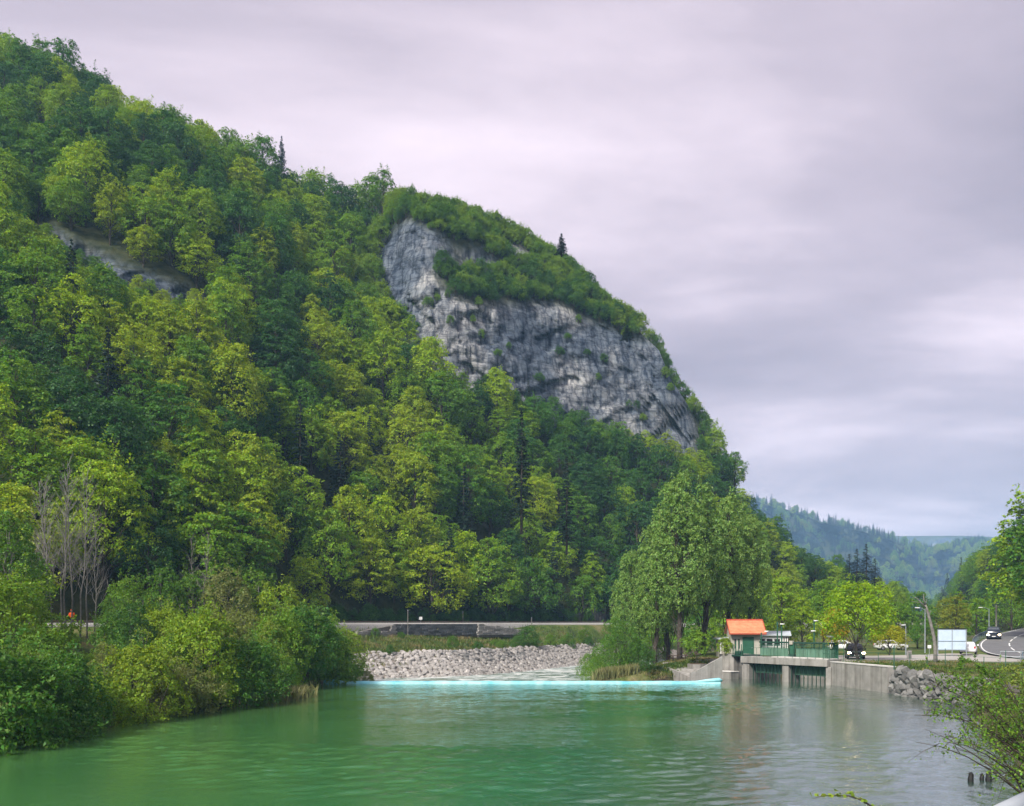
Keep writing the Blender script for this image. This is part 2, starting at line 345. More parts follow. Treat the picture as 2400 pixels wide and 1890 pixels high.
# hillside: limestone where the 'rock' mask says so, woodland floor elsewhere
def hill_mat():
    m, nt, ns, ls = new_mat('hillside'); out = N(nt, 'ShaderNodeOutputMaterial'); b = N(nt, 'ShaderNodeBsdfPrincipled'); lk(nt, b.outputs[0], out.inputs[0])
    b.inputs['Roughness'].default_value = 0.95; b.inputs['Specular IOR Level'].default_value = 0.1
    g = N(nt, 'ShaderNodeNewGeometry'); pos = g.outputs['Position']
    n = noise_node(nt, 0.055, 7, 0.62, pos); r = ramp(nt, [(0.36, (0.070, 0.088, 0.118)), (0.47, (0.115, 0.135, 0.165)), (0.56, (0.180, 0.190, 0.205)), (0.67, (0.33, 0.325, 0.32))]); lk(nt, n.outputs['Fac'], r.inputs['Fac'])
    mpn = N(nt, 'ShaderNodeMapping'); mpn.inputs['Scale'].default_value = (0.75, 0.75, 0.055); lk(nt, pos, mpn.inputs['Vector'])
    sn = noise_node(nt, 1.0, 6, 0.65, mpn.outputs[0], 0.3); sr = ramp(nt, [(0.36, (0.34, 0.38, 0.46)), (0.50, (1, 1, 1)), (0.66, (1.5, 1.46, 1.40))]); lk(nt, sn.outputs['Fac'], sr.inputs['Fac'])
    mx = N(nt, 'ShaderNodeMix', data_type='RGBA', blend_type='MULTIPLY'); mx.inputs['Factor'].default_value = 1; lk(nt, r.outputs[0], mx.inputs['A']); lk(nt, sr.outputs[0], mx.inputs['B'])
    mp2 = N(nt, 'ShaderNodeMapping'); mp2.inputs['Rotation'].default_value = (math.radians(12), math.radians(24), 0); mp2.inputs['Scale'].default_value = (0.06, 0.06, 0.75); lk(nt, pos, mp2.inputs['Vector'])
    cn = noise_node(nt, 1.0, 5, 0.7, mp2.outputs[0], 1.0); crk = ramp(nt, [(0.40, (1, 1, 1)), (0.455, (0.35, 0.36, 0.40)), (0.50, (1, 1, 1)), (1.0, (1.0, 1.0, 1.0))]); lk(nt, cn.outputs['Fac'], crk.inputs['Fac'])
    mxc = N(nt, 'ShaderNodeMix', data_type='RGBA', blend_type='MULTIPLY'); mxc.inputs['Factor'].default_value = 0.85; lk(nt, mx.outputs['Result'], mxc.inputs['A']); lk(nt, crk.outputs[0], mxc.inputs['B'])
    vm = N(nt, 'ShaderNodeMapping'); vm.inputs['Rotation'].default_value = (0, math.radians(18), 0); vm.inputs['Scale'].default_value = (0.34, 0.34, 0.17); lk(nt, pos, vm.inputs['Vector'])
    wn_ = noise_node(nt, 0.4, 4, 0.6, pos); va = N(nt, 'ShaderNodeVectorMath', operation='ADD'); vs = N(nt, 'ShaderNodeVectorMath', operation='SCALE'); vs.inputs['Scale'].default_value = 0.7; lk(nt, wn_.outputs['Color'], vs.inputs[0]); lk(nt, vm.outputs[0], va.inputs[0]); lk(nt, vs.outputs[0], va.inputs[1])
    vo = N(nt, 'ShaderNodeTexVoronoi', feature='DISTANCE_TO_EDGE'); vo.inputs['Scale'].default_value = 1.0; lk(nt, va.outputs[0], vo.inputs['Vector'])
    vr_ = ramp(nt, [(0.0, (0.28, 0.29, 0.33)), (0.05, (0.75, 0.76, 0.78)), (0.16, (1.05, 1.05, 1.04)), (1.0, (1.1, 1.1, 1.08))]); lk(nt, vo.outputs['Distance'], vr_.inputs['Fac'])
    mxv = N(nt, 'ShaderNodeMix', data_type='RGBA', blend_type='MULTIPLY'); mxv.inputs['Factor'].default_value = 0.8; lk(nt, mxc.outputs['Result'], mxv.inputs['A']); lk(nt, vr_.outputs[0], mxv.inputs['B']); mxc = mxv
    # moss and grass on the ledges that face up
    sp = N(nt, 'ShaderNodeSeparateXYZ'); lk(nt, g.outputs['Normal'], sp.inputs[0]); mr = N(nt, 'ShaderNodeMapRange'); mr.inputs['From Min'].default_value = 0.62; mr.inputs['From Max'].default_value = 0.85
    lk(nt, sp.outputs['Z'], mr.inputs['Value'])
    mg = N(nt, 'ShaderNodeMix', data_type='RGBA'); lk(nt, mr.outputs[0], mg.inputs['Factor']); lk(nt, mxc.outputs['Result'], mg.inputs['A']); mg.inputs['B'].default_value = (0.075, 0.085, 0.035, 1)
    fn = noise_node(nt, 0.5, 5, 0.6, pos); fr = ramp(nt, [(0.35, (0.020, 0.030, 0.012)), (0.65, (0.055, 0.060, 0.025))]); lk(nt, fn.outputs['Fac'], fr.inputs['Fac'])
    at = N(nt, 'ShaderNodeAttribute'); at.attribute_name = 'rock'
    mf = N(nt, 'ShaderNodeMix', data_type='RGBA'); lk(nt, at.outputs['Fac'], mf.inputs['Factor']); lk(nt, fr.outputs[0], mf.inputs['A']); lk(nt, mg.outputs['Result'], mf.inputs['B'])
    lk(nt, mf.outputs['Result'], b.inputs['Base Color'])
    bn = noise_node(nt, 0.55, 8, 0.68, pos); bp = N(nt, 'ShaderNodeBump'); bp.inputs['Strength'].default_value = 0.7; bp.inputs['Distance'].default_value = 0.8
    lk(nt, bn.outputs['Fac'], bp.inputs['Height']); lk(nt, bp.outputs[0], b.inputs['Normal'])
    return m
M['hill'] = hill_mat()

def water_mat(name, deep, shallow, bump=1.0):
    m, nt, ns, ls = new_mat(name); out = N(nt, 'ShaderNodeOutputMaterial'); b = N(nt, 'ShaderNodeBsdfPrincipled'); lk(nt, b.outputs[0], out.inputs[0])
    b.inputs['Roughness'].default_value = 0.05; b.inputs['IOR'].default_value = 2.1; b.inputs['Specular IOR Level'].default_value = 0.5
    b.inputs['Coat Weight'].default_value = 0.9; b.inputs['Coat IOR'].default_value = 1.5; b.inputs['Coat Roughness'].default_value = 0.04
    g = N(nt, 'ShaderNodeNewGeometry'); pos = g.outputs['Position']
    at = N(nt, 'ShaderNodeAttribute'); at.attribute_name = 'shallow'  # carries the bank shallows and the painted reflection tones
    n = noise_node(nt, 0.05, 4, 0.5, pos); r = ramp(nt, [(0.3, tuple(c * 0.8 for c in deep)), (0.7, tuple(c * 1.15 for c in deep))]); lk(nt, n.outputs['Fac'], r.inputs['Fac'])
    dr_ = ramp(nt, [(0.0, (deep[0] * 0.8, deep[1] * 0.36, deep[2] * 0.5)), (0.4, deep), (1.0, shallow)]); lk(nt, at.outputs['Fac'], dr_.inputs['Fac'])  # lowest stop is darkened so that the sky reflection reads silver
    r = ramp(nt, [(0.3, (0.82, 0.82, 0.82)), (0.7, (1.14, 1.14, 1.14))]); lk(nt, n.outputs['Fac'], r.inputs['Fac'])
    mx = N(nt, 'ShaderNodeMix', data_type='RGBA', blend_type='MULTIPLY'); mx.inputs['Factor'].default_value = 1.0; lk(nt, dr_.outputs[0], mx.inputs['A']); lk(nt, r.outputs[0], mx.inputs['B'])
    lk(nt, mx.outputs['Result'], b.inputs['Base Color'])
    mpn = N(nt, 'ShaderNodeMapping'); mpn.inputs['Scale'].default_value = (1.0, 1.7, 1.0); lk(nt, pos, mpn.inputs['Vector'])
    w1 = noise_node(nt, 6.0, 2, 0.5, mpn.outputs[0], 0.3)
    bp = N(nt, 'ShaderNodeBump'); bp.inputs['Strength'].default_value = bump; bp.inputs['Distance'].default_value = 0.019; lk(nt, w1.outputs['Fac'], bp.inputs['Height']); lk(nt, bp.outputs[0], b.inputs['Normal']); lk(nt, bp.outputs[0], b.inputs['Coat Normal'])
    return m
M['water'] = water_mat('green_river_water', (0.018, 0.160, 0.060), (0.105, 0.245, 0.064))

# ------------------------------------------------------------------ ground, river, roads
RAIL = [(-170, 20), (-110, 60), (-52, 100), (-25.4, 145), (-8.1, 163), (19, 190), (80, 235), (200, 330)]
RAILZ = 6.55
ROAD = [(34, -30, 5.2), (44, 10, 4.2), (52, 50, 3.0), (57, 80, 2.6), (61.5, 100, 2.62), (67, 114, 2.9), (76, 130, 3.75), (92, 152, 4.75), (120, 185, 6.0), (190, 260, 9.0)]
xl_pts = np.array([(-60, -36), (20, -31), (46.1, -27.7), (56.5, -25.4), (68.4, -20.5), (76.5, -20.3), (91.5, -20.3), (92, -21)])
xr_pts = np.array([(-60, 5), (0, 12), (20, 16), (35, 21), (56.5, 30.5), (66, 35.2), (72.2, 35.7), (78.8, 34.7), (89.7, 33.2), (99, 27.0)])
xB_pts = np.array([(91.5, -22), (108, -23), (116, -20), (124.5, -6), (137, 3), (157, 14), (192, 40), (250, 100), (300, 160)])
xC_pts = np.array([(91.5, 8), (97, 10), (115, 15), (140, 24), (180, 50), (235, 110), (290, 175)])
GA, GB = Vector((27.3, 98.5)), Vector((33.2, 89.7))           # sluice line, left end and right end
gdir = (GB - GA).normalized(); gnor = Vector((-gdir.y, gdir.x))    # gnor points away from the camera
if gnor.y < 0: gnor = -gnor
def polydist(x, y, pts):
    """distance to a polyline and z interpolated along it"""
    best = np.full(np.shape(x), 1e9); zz = np.zeros(np.shape(x))
    for a, b in zip(pts[:-1], pts[1:]):
        ax, ay, bx, by = a[0], a[1], b[0], b[1]; dx_, dy_ = bx - ax, by - ay; L2 = dx_ * dx_ + dy_ * dy_
        t = np.clip(((x - ax) * dx_ + (y - ay) * dy_) / L2, 0, 1); d = np.hypot(x - ax - t * dx_, y - ay - t * dy_)
        z = (a[2] + t * (b[2] - a[2])) if len(a) > 2 else 0 * t
        m = d < best; best = np.where(m, d, best); zz = np.where(m, z, zz)
    return best, zz
def ground_z(x, y):
    x = np.asarray(x, float); y = np.asarray(y, float)
    xl = np.interp(y, xl_pts[:, 0], xl_pts[:, 1]) + 0.5 * (vnoise(y * 0.35, y * 0 + 3, 5) - 0.5); xr = np.interp(y, xr_pts[:, 0], xr_pts[:, 1])
    xB = np.interp(y, xB_pts[:, 0], xB_pts[:, 1]); xC = np.interp(y, xC_pts[:, 0], xC_pts[:, 1])
    up = y < 91.7
    dl = np.where(up, xl - x, (xB - x) * np.where(y < 116, 1.0, 0.72))
    zl_up = -1.6 + 2.0 * sstep(-1.8, 1.4, dl) + 0.5 * sstep(0.5, 5, dl) + 5.4 * sstep(4, 34, dl)
    zl_dn = -1.6 + 3.5 * sstep(0.3, 5.4, dl) + 2.3 * sstep(5, 22, dl)
    blend = sstep(86, 99, y); zl = zl_up * (1 - blend) + zl_dn * blend
    dr = x - xr
    wall = sstep(63.0, 66.0, y)
    zr_nat = -1.6 + 2.0 * sstep(-1.5, 1.0, dr) + 2.2 * sstep(0.5, 9, dr)
    zr_wall = np.where(dr > 0.95, 2.25 + 0.12 * sstep(0, 5, dr), -2.0)
    zr_up = zr_nat * (1 - wall) + zr_wall * wall
    dc = x - xC
    zr_dn = -1.6 + 1.9 * sstep(-0.6, 1.2, dc) + 1.7 * sstep(1.0, 11, dc) + 0.0 * x
    zr = np.where(up, zr_up, zr_dn)
    mid = np.where(up, (xl + xr) / 2, (xB + xC) / 2)
    z = np.where(x < mid, zl, zr)
    # intake channel behind the bars
    lx = (x - GA.x) * gdir.x + (y - GA.y) * gdir.y; ln = (x - GA.x) * gnor.x + (y - GA.y) * gnor.y
    z = np.where((lx > -0.9) & (lx < 11.2) & (ln > -4) & (ln < 7.5), -2.0, z); z = np.where((lx > -5.5) & (lx < 10.9) & (ln > -9) & (ln < 0.6) & (y > 89), -2.0, z)
    cut = -1.5 + 1.3 * sstep(95.6, 97.5, y) + 2.2 * sstep(97, 104.5, y); wc = sstep(14.0, 16.5, x) * (1 - sstep(26.0, 27.0, x)) * (y > 91.7) * (1 - sstep(103, 105, y)); z = np.where(wc > 0, z * (1 - wc) + np.minimum(z, cut) * wc, z)
    far = sstep(140, 500, np.hypot(x, y)); z = z * (1 - far) + far * 5.0 * sstep(100, 900, y)
    z = z + 0.25 * (fbm(x * 0.15, y * 0.15, 11) - 0.5) * (z > 0.3) * (1 - sstep(200, 400, np.abs(x) + y * 0.5))
    db, _ = polydist(x, y, [(b_[1], b_[0]) for b_ in xB_pts[1:]]); z = np.where((db < 5.9) & (y > 101), np.minimum(z, -2.05 + 0.66 * (db + 0.2)), z)
    d, zz = polydist(x, y, [(a, b, RAILZ) for a, b in RAIL]); side = (x > np.interp(y, [p_[1] for p_ in RAIL], [p_[0] for p_ in RAIL])) & (y > 125) & (x / np.maximum(y, 1) < 0.02); w = 1 - np.where(side, sstep(2.0, 3.0, d), sstep(2.4, 9.0, d)); zz = np.where(d > 2.3, zz + 0.25, zz); z = z * (1 - w) + (zz - 0.75) * w
    d, zz = polydist(x, y, ROAD); w = 1 - sstep(5.0, 14.0, d); z = z * (1 - w) + (zz - 0.14) * w
    z = np.where((x > 33) & (y > 88) & (y < 112) & (x < 60), np.minimum(z, 2.36), z)
    return z
def axis(parts):
    out = []
    for a, b, s in parts: out += list(np.arange(a, b, s))
    return np.array(out + [parts[-1][1]])
gx = axis([(-4000, -1000, 1500), (-1000, -200, 100), (-200, -70, 6), (-70, 75, 0.8), (75, 140, 3), (140, 400, 20), (400, 1000, 100), (1000, 4000, 1500)])
gy = axis([(-4000, -400, 900), (-400, -40, 60), (-40, 20, 4), (20, 200, 0.8), (200, 300, 5), (300, 1000, 50), (1000, 6000, 1000)])
GX, GY = np.meshgrid(gx, gy); GZ = ground_z(GX, GY)
def grid_mesh(name, X, Y, Z, mat, smooth=True):
    nr, nc = X.shape; V = np.stack([X, Y, Z], -1).reshape(-1, 3); i = np.arange(nr * nc).reshape(nr, nc)
    Q = np.stack([i[:-1, :-1], i[:-1, 1:], i[1:, 1:], i[1:, :-1]], -1).reshape(-1, 4)
    return mesh_quads(name, V, Q, mat, smooth)
def set_attr(me, name, vals):
    a = me.attributes.new(name, 'FLOAT', 'POINT'); a.data.foreach_set('value', np.asarray(vals, np.float32).ravel())
gme = grid_mesh('ground', GX, GY, GZ, M['ground'])
bare = (1 - sstep(0.05, 0.7, GZ)) + (1 - sstep(0.8, 1.8, np.hypot((GX + 44.5) / 2.2, (GY - 93) / 4))) * 1.0
set_attr(gme, 'bare', np.clip(bare, 0, 1))
struct(add('ground', gme), 'grassy river banks and valley floor')

# pool above the weir
wx = axis([(-45, -35, 1.0), (-35, 38, 0.17), (38, 41, 1.0)]); wy = axis([(-60, 24, 4.0), (24, 91.4, 0.17)])
WX, WY = np.meshgrid(wx, wy); ca, sa = math.cos(0.25), math.sin(0.25); U1, U2 = WX * ca + WY * sa, -WX * sa + WY * ca
lane = 0.14 + 0.86 * sstep(0.42, 0.62, fbm(WX * 0.045 + 3.3, WY * 0.075, 141, 3))            # calm lanes and ruffled water
WZ = lane * (0.060 * (fbm(U1 * 0.75, U2 * 1.55, 151, 2) - 0.5) + 0.062 * (vnoise(U1 * 1.9, U2 * 2.7, 161) - 0.5)) + 0.03 * (vnoise(U1 * 0.22, U2 * 0.4, 171) - 0.5)
WZ = WZ * sstep(91.4, 89.0, WY)
wme = grid_mesh('water', WX, WY, WZ, M['water'])
xlw = np.interp(WY, xl_pts[:, 0], xl_pts[:, 1]); dsh = WX - xlw + 3.5 * (fbm(WX * 0.12, WY * 0.12, 31) - 0.5)
shal = (1 - sstep(1.0, 9.0, dsh)) * 0.45 + 0.5 * (1 - sstep(6, 34, dsh))  # shallow bank tint; the wide part also brightens against the dark forest reflection
sky_sheen = sstep(-5, 9, WX - (2.2 + (WY - 30) * 0.39) + 7 * (fbm(WX * 0.07, WY * 0.07, 37) - 0.5))       # darkens the body colour where the sky reflection should look silver
set_attr(wme, 'shallow', np.clip(0.4 * (1 - sky_sheen) + 0.6 * shal, 0, 1))
struct(add('water', wme), 'green rippled river water above the weir')
c4 = [GA - gnor * 4 + Vector((-1, 0)), GB + Vector((0.6, 1.6)) , GB + gnor * 8, GA + gnor * 8]
ch = mesh_from('intake_water', [(c4[0].x, 91.4, 0), (34.4, 91.4, 0), (c4[2].x, c4[2].y, 0), (c4[3].x, c4[3].y, 0), (22.0, 99, 0), (22.0, 91.4, 0)], [(0, 1, 2, 3, 4, 5)], M['water'])
set_attr(ch, 'shallow', [0.0] * 6); struct(add('intake_water', ch), 'water behind the sluice bars')
# shallow, broken water below the weir
def rapid_mat():
    m, nt, ns, ls = new_mat('broken_water'); out = N(nt, 'ShaderNodeOutputMaterial'); b = N(nt, 'ShaderNodeBsdfPrincipled'); lk(nt, b.outputs[0], out.inputs[0])
    g = N(nt, 'ShaderNodeNewGeometry'); n = noise_node(nt, 0.35, 6, 0.65, g.outputs['Position'], 0.6); r = ramp(nt, [(0.40, (0.14, 0.19, 0.15)), (0.50, (0.34, 0.40, 0.38)), (0.62, (0.72, 0.74, 0.72))]); lk(nt, n.outputs['Fac'], r.inputs['Fac'])
    lk(nt, r.outputs[0], b.inputs['Base Color']); b.inputs['Roughness'].default_value = 0.25
    n2 = noise_node(nt, 1.6, 5, 0.6, g.outputs['Position']); bp = N(nt, 'ShaderNodeBump'); bp.inputs['Strength'].default_value = 1; bp.inputs['Distance'].default_value = 0.25; lk(nt, n2.outputs['Fac'], bp.inputs['Height']); lk(nt, bp.outputs[0], b.inputs['Normal']); return m
M['rapid'] = rapid_mat()
yy = np.linspace(92.2, 250, 120); V = []; 
for y in yy:
    a = np.interp(y, xB_pts[:, 0], xB_pts[:, 1]) - 2.0; b = np.interp(y, xC_pts[:, 0], xC_pts[:, 1]) + 2.5
    for k in range(13): V.append((a + (b - a) * k / 12, y, -1.22 + 0.06 * math.sin(y * 1.7 + k)))
Q = [(i * 13 + k, i * 13 + k + 1, (i + 1) * 13 + k + 1, (i + 1) * 13 + k) for i in range(119) for k in range(12)]
struct(add('river', mesh_quads('river', V, Q, M['rapid'], True)), 'shallow white river running on below the weir')

def smooth_line(pts, step=1.0):
    """Catmull-Rom resample"""
    P_ = [np.array(p, float) for p in pts]; P_ = [2 * P_[0] - P_[1]] + P_ + [2 * P_[-1] - P_[-2]]; out = []
    for i in range(1, len(P_) - 2):
        n = max(2, int(np.linalg.norm(P_[i + 1] - P_[i]) / step))
        for k in range(n):
            t = k / n; a, b, c, d = P_[i - 1], P_[i], P_[i + 1], P_[i + 2]
            out.append(0.5 * ((2 * b) + (-a + c) * t + (2 * a - 5 * b + 4 * c - d) * t * t + (-a + 3 * b - 3 * c + d) * t ** 3))
    out.append(P_[-2]); return np.array(out)
def normals2(L):
    T = np.gradient(L[:, :2], axis=0); T /= np.linalg.norm(T, axis=1)[:, None]; return np.stack([T[:, 1], -T[:, 0]], 1)
def ribbon(name, L, offs, mat, lift=0.0, sel=None):
    """strip swept along a line; offs = [(offset to the right, dz), ...]"""
    Nn = normals2(L); V = []; Q = []; k = len(offs)
    for p, n in zip(L, Nn):
        for o, dz in offs: V.append((p[0] + n[0] * o, p[1] + n[1] * o, p[2] + dz + lift))
    for i in range(len(L) - 1):
        if sel is not None and not sel(i): continue
        for j in range(k - 1): Q.append((i * k + j, (i + 1) * k + j, (i + 1) * k + j + 1, i * k + j + 1))
    return mesh_quads(name, V, Q, mat, False)
RL = smooth_line([(a, b, RAILZ) for a, b in RAIL], 2.0)
struct(add('railway_bed', ribbon('railway_bed', RL, [(-3.6, -0.9), (-2.3, -0.05), (2.0, -0.05), (2.5, -0.42), (2.6, -2.0)][::-1], M['ballast'])), 'pale ballast bed of the railway')
trk = thing('railway_track', 'pair of dark rails along the foot of the wooded slope', 'railway track')
for o in (-0.75, 0.75):
    add('rail', ribbon('rail', RL, [(o + 0.05, 0.0), (o + 0.05, 0.16), (o - 0.05, 0.16), (o - 0.05, 0.0)], M['rust'], 0.06), trk)
RD = smooth_line(ROAD, 1.5)
struct(add('road', ribbon('road', RD, [(3.9, 0), (-3.9, 0)], M['asphalt'])), 'asphalt road bending away past the river')
mk = add('road_marking', ribbon('road_marking', RD, [(0.09, 0), (-0.09, 0)], M['roadpaint'], 0.006, sel=lambda i: i % 6 < 4)); struct(mk, 'broken white centre line of the road')
for o in (3.55, -3.55):
    struct(add('road_marking', ribbon('road_marking', RD, [(o + 0.08, 0), (o - 0.08, 0)], M['roadpaint'], 0.006)), 'solid white edge line of the road')
lot = [(35.2, 95.5), (35.0, 90.4), (36.5, 88.6), (41, 87), (47, 88.5), (54, 90), (58.5, 94), (60, 103), (63, 110), (60, 114), (52, 108), (44, 104), (40, 106), (38.5, 101)]
struct(add('forecourt', MB().prism(lot, 2.05, 2.47).mesh('forecourt', M['paving'])), 'pale paved forecourt between the sluice and the road')

# ------------------------------------------------------------------ hills (surfaces at their own distances)
def in_poly(px, py, poly):
    ins = np.zeros(px.shape, bool); n = len(poly)
    for i in range(n):
        x0, y0 = poly[i]; x1, y1 = poly[(i + 1) % n]
        c = ((y0 > py) != (y1 > py)) & (px < (x1 - x0) * (py - y0) / ((y1 - y0) + 1e-9) + x0); ins ^= c
    return ins
def blur(A, n, axis_):
    k = np.ones(2 * n + 1) / (2 * n + 1)
    for _ in range(2):
        A = np.apply_along_axis(lambda v: np.convolve(np.pad(v, n, mode='edge'), k, 'valid'), axis_, A)
    return A
CLIFF = [(900, 575), (938, 522), (985, 526), (1045, 560), (1062, 605), (1012, 640), (1050, 690), (1100, 722), (1180, 712), (1280, 712), (1400, 755), (1480, 800), (1545, 808), (1562, 850), (1592, 900), (1628, 1000), (1625, 1100), (1560, 1080), (1480, 1060), (1390, 1025), (1310, 1000), (1250, 985), (1150, 950), (1040, 925), (985, 850), (960, 770), (910, 720), (872, 660), (885, 600)]
ROCKS = [CLIFF, [(1080, 598), (1150, 590), (1165, 630), (1100, 660)], [(1180, 575), (1240, 585), (1255, 620), (1200, 622)], [(90, 530), (200, 585), (330, 642), (480, 695), (505, 712), (430, 720), (330, 685), (200, 625), (100, 565)], [(560, 752), (645, 768), (600, 795)]]
NU, NV = 430, 230
us = np.linspace(-0.80, 0.60, NU); upx = CX + F * us
ridge_px = np.array([(-400, 120), (-150, 125), (0, 160), (60, 197), (130, 212), (200, 277), (330, 310), (400, 350), (520, 395), (570, 440), (650, 472), (760, 500), (850, 515), (950, 478), (1050, 500), (1120, 522), (1230, 568), (1340, 640), (1400, 700), (1480, 760), (1545, 822), (1570, 885), (1640, 992), (1700, 1110), (1750, 1205), (1790, 1265), (1850, 1325), (1950, 1378), (2050, 1405), (2130, 1435), (2200, 1452), (2400, 1458)])
vr = (HY - np.interp(upx, ridge_px[:, 0], ridge_px[:, 1])) / F
RLn = RL[:, :2]; Nr = normals2(RL); hb = RLn - Nr * 4.6                 # foot of the slope, just behind the track
order = np.argsort(hb[:, 0] / hb[:, 1]); Db = np.interp(us, (hb[:, 0] / hb[:, 1])[order], hb[order, 1])
t = np.linspace(0, 1, NV)[:, None]
v0 = (RAILZ - 0.5 - CAMH) / Db
Vv = v0[None, :] + (np.maximum(vr, v0 + 0.004) - v0)[None, :] * t
PXg = np.broadcast_to(upx[None, :], Vv.shape); PYg = HY - F * Vv
rock = np.zeros(Vv.shape)
for pl in ROCKS: rock = np.maximum(rock, in_poly(PXg + 26 * (fbm(PXg / 30, PYg / 30, 3) - 0.5), PYg + 26 * (fbm(PXg / 30, PYg / 30, 9) - 0.5), pl).astype(float))
rock_s = blur(blur(rock, 3, 0), 3, 1)
slope = (1.08 + 0.10 * (fbm(PXg / 260, PYg / 260, 21) - 0.5)) * (1 - rock_s) + 3.8 * rock_s
below = blur(blur(rock, 14, 0), 8, 1)
lnD = np.zeros(Vv.shape)
for r_ in range(1, NV):
    lnD[r_] = lnD[r_ - 1] + (Vv[r_] - Vv[r_ - 1]) / np.maximum(slope[r_] - Vv[r_], 0.22)
Dg = Db[None, :] * np.exp(blur(lnD, 5, 1))
Dg = Dg + rock_s * 0
# broken limestone: stepped blocks, tilted beds and chimneys pushed in and out of the face
X0, Z0 = PXg / F * 210 - CX / F * 210, Vv * 210
def cells(x, y, size, seed):
    ix, iy = np.floor(x / size), np.floor(y / size); best = np.full(x.shape, 1e9); val = np.zeros(x.shape)
    for ox in (-1, 0, 1):
        for oy in (-1, 0, 1):
            cx_, cy_ = ix + ox, iy + oy; sx = (cx_ + hash2(cx_, cy_, seed)) * size; sy = (cy_ + hash2(cx_, cy_, seed + 1)) * size
            d = np.hypot(x - sx, y - sy); m_ = d < best; best = np.where(m_, d, best); val = np.where(m_, hash2(cx_, cy_, seed + 2) + (0.30 * (x - sx) * (hash2(cx_, cy_, seed + 3) - 0.5) + 0.22 * (y - sy) * (hash2(cx_, cy_, seed + 4) - 0.3)) / size, val)
    return val
tx = X0 + Z0 * 0.45 + 3 * (fbm(X0 / 9, Z0 / 9, 41) - 0.5); tz = Z0 - X0 * 0.42 + 3 * (fbm(X0 / 9, Z0 / 9, 47) - 0.5)
disp = 2.4 * cells(tx * 0.5, tz, 12.0, 61) + 1.5 * cells(tx * 0.55, tz * 1.1, 5.0, 71) + 0.6 * cells(tx, tz * 1.5, 2.0, 81) + 3.5 * (fbm(X0 / 26, Z0 / 26, 91) - 0.5)
disp = disp + 2.6 * cells(X0 + Z0 * 0.15, Z0 * 0.42, 7.0, 101) + 1.2 * cells(X0 * 1.3, Z0 * 0.5, 3.0, 111)
Dg = Dg + rock_s * (disp - 4.0) + (1 - rock_s) * 5.0 * (fbm(PXg / 70, PYg / 70, 51) - 0.5) * t
back = []
for k in range(1, 9):                                   # the far side of the ridge falls away
    back.append((Vv[-1] - 0.004 * k * k, Dg[-1] * (1 + 0.035 * k)))
Vall = np.vstack([Vv[:1] * 0 + (-6.5 - 1.0) / Db, Vv] + [b[0][None] for b in back]); Dall = np.vstack([Db[None], Dg] + [b[1][None] for b in back])
rk_all = np.vstack([rock_s[:1] * 0, rock_s] + [b[0][None] * 0 for b in back])
Uall = np.broadcast_to(us[None], Vall.shape)
hme = grid_mesh('mountain', Uall * Dall, Dall, CAMH + Vall * Dall, M['hill'], smooth=False)
set_attr(hme, 'rock', np.clip(rk_all * 1.3, 0, 1))
struct(add('mountain', hme), 'steep wooded mountain with a grey limestone cliff')

def depth_hill(name, u0, u1, nu, ridge, Dbase, slope_, mat, nv=60, label='', zb=2.0, bump=0.06):
    uu = np.linspace(u0, u1, nu); pxx = CX + F * uu; ridge = np.array(ridge); vR = (HY - np.interp(pxx, ridge[:, 0], ridge[:, 1])) / F
    DB = np.interp(pxx, [d[0] for d in Dbase], [d[1] for d in Dbase]); vb = (zb - CAMH) / DB
    tt = np.linspace(0, 1, nv)[:, None]; VV = vb + (np.maximum(vR, vb + 0.003) - vb) * tt
    DD = DB[None] * np.ones_like(VV)
    for r_ in range(1, nv): DD[r_] = DD[r_ - 1] * np.exp((VV[r_] - VV[r_ - 1]) / np.maximum(slope_ - VV[r_], 0.1))
    DD = DD * (1 + bump * tt * (fbm(pxx[None] / 45 + tt * 0, tt * 6 + pxx[None] * 0, 5) - 0.5) * 2)
    VV = np.vstack([VV] + [VV[nv - 1:nv] - 0.004 * k * k for k in (1, 2, 3, 5)]); DD = np.vstack([DD] + [DD[nv - 1:nv] * (1 + 0.05 * k) for k in (1, 2, 3, 5)])
    UU = np.broadcast_to(uu[None], VV.shape); me = grid_mesh(name, UU * DD, DD, CAMH + VV * DD, mat)
    set_attr(me, 'rock', np.full(VV.size, 1.0 if name == 'sky_strip_ridge' else 0.0)); struct(add(name, me), label)  # rock colour all over lightens the farthest ridge like bright sky
    return UU * DD, DD, CAMH + VV * DD
RH = depth_hill('valley_hill', 0.485, 0.80, 70, [(2150, 1457), (2190, 1440), (2250, 1395), (2330, 1340), (2400, 1285), (2500, 1190), (2800, 1000)], [(2150, 620), (2200, 520), (2260, 330), (2320, 235), (2400, 190), (2800, 190)], 0.95, M['hill'], 50, 'wooded valley side beyond the road', zb=3.0)
DH = depth_hill('distant_mountain', 0.16, 0.75, 200, [(1500, 1040), (1700, 1150), (1790, 1182), (1850, 1196), (1930, 1225), (2010, 1243), (2060, 1256), (2110, 1275), (2180, 1292), (2220, 1288), (2260, 1276), (2300, 1273), (2345, 1284), (2400, 1270), (2700, 1200)], [(1500, 1350), (2050, 1480), (2130, 1560), (2190, 1760), (2400, 1620), (2700, 1550)], 0.42, M['hill'], 70, 'blue hazy wooded mountain closing the valley', zb=8.0, bump=0.16)
FH = depth_hill('sky_strip_ridge', 0.2, 0.72, 60, [(1600, 1250), (2000, 1253), (2110, 1257), (2250, 1256), (2400, 1262), (3000, 1250)], [(1600, 2700), (3000, 2700)], 0.5, M['hill'], 30, 'pale far ridge in place of a bright strip of low sky', zb=0.0)  # added ridge, coloured to pass for the bright sky strip at the horizon

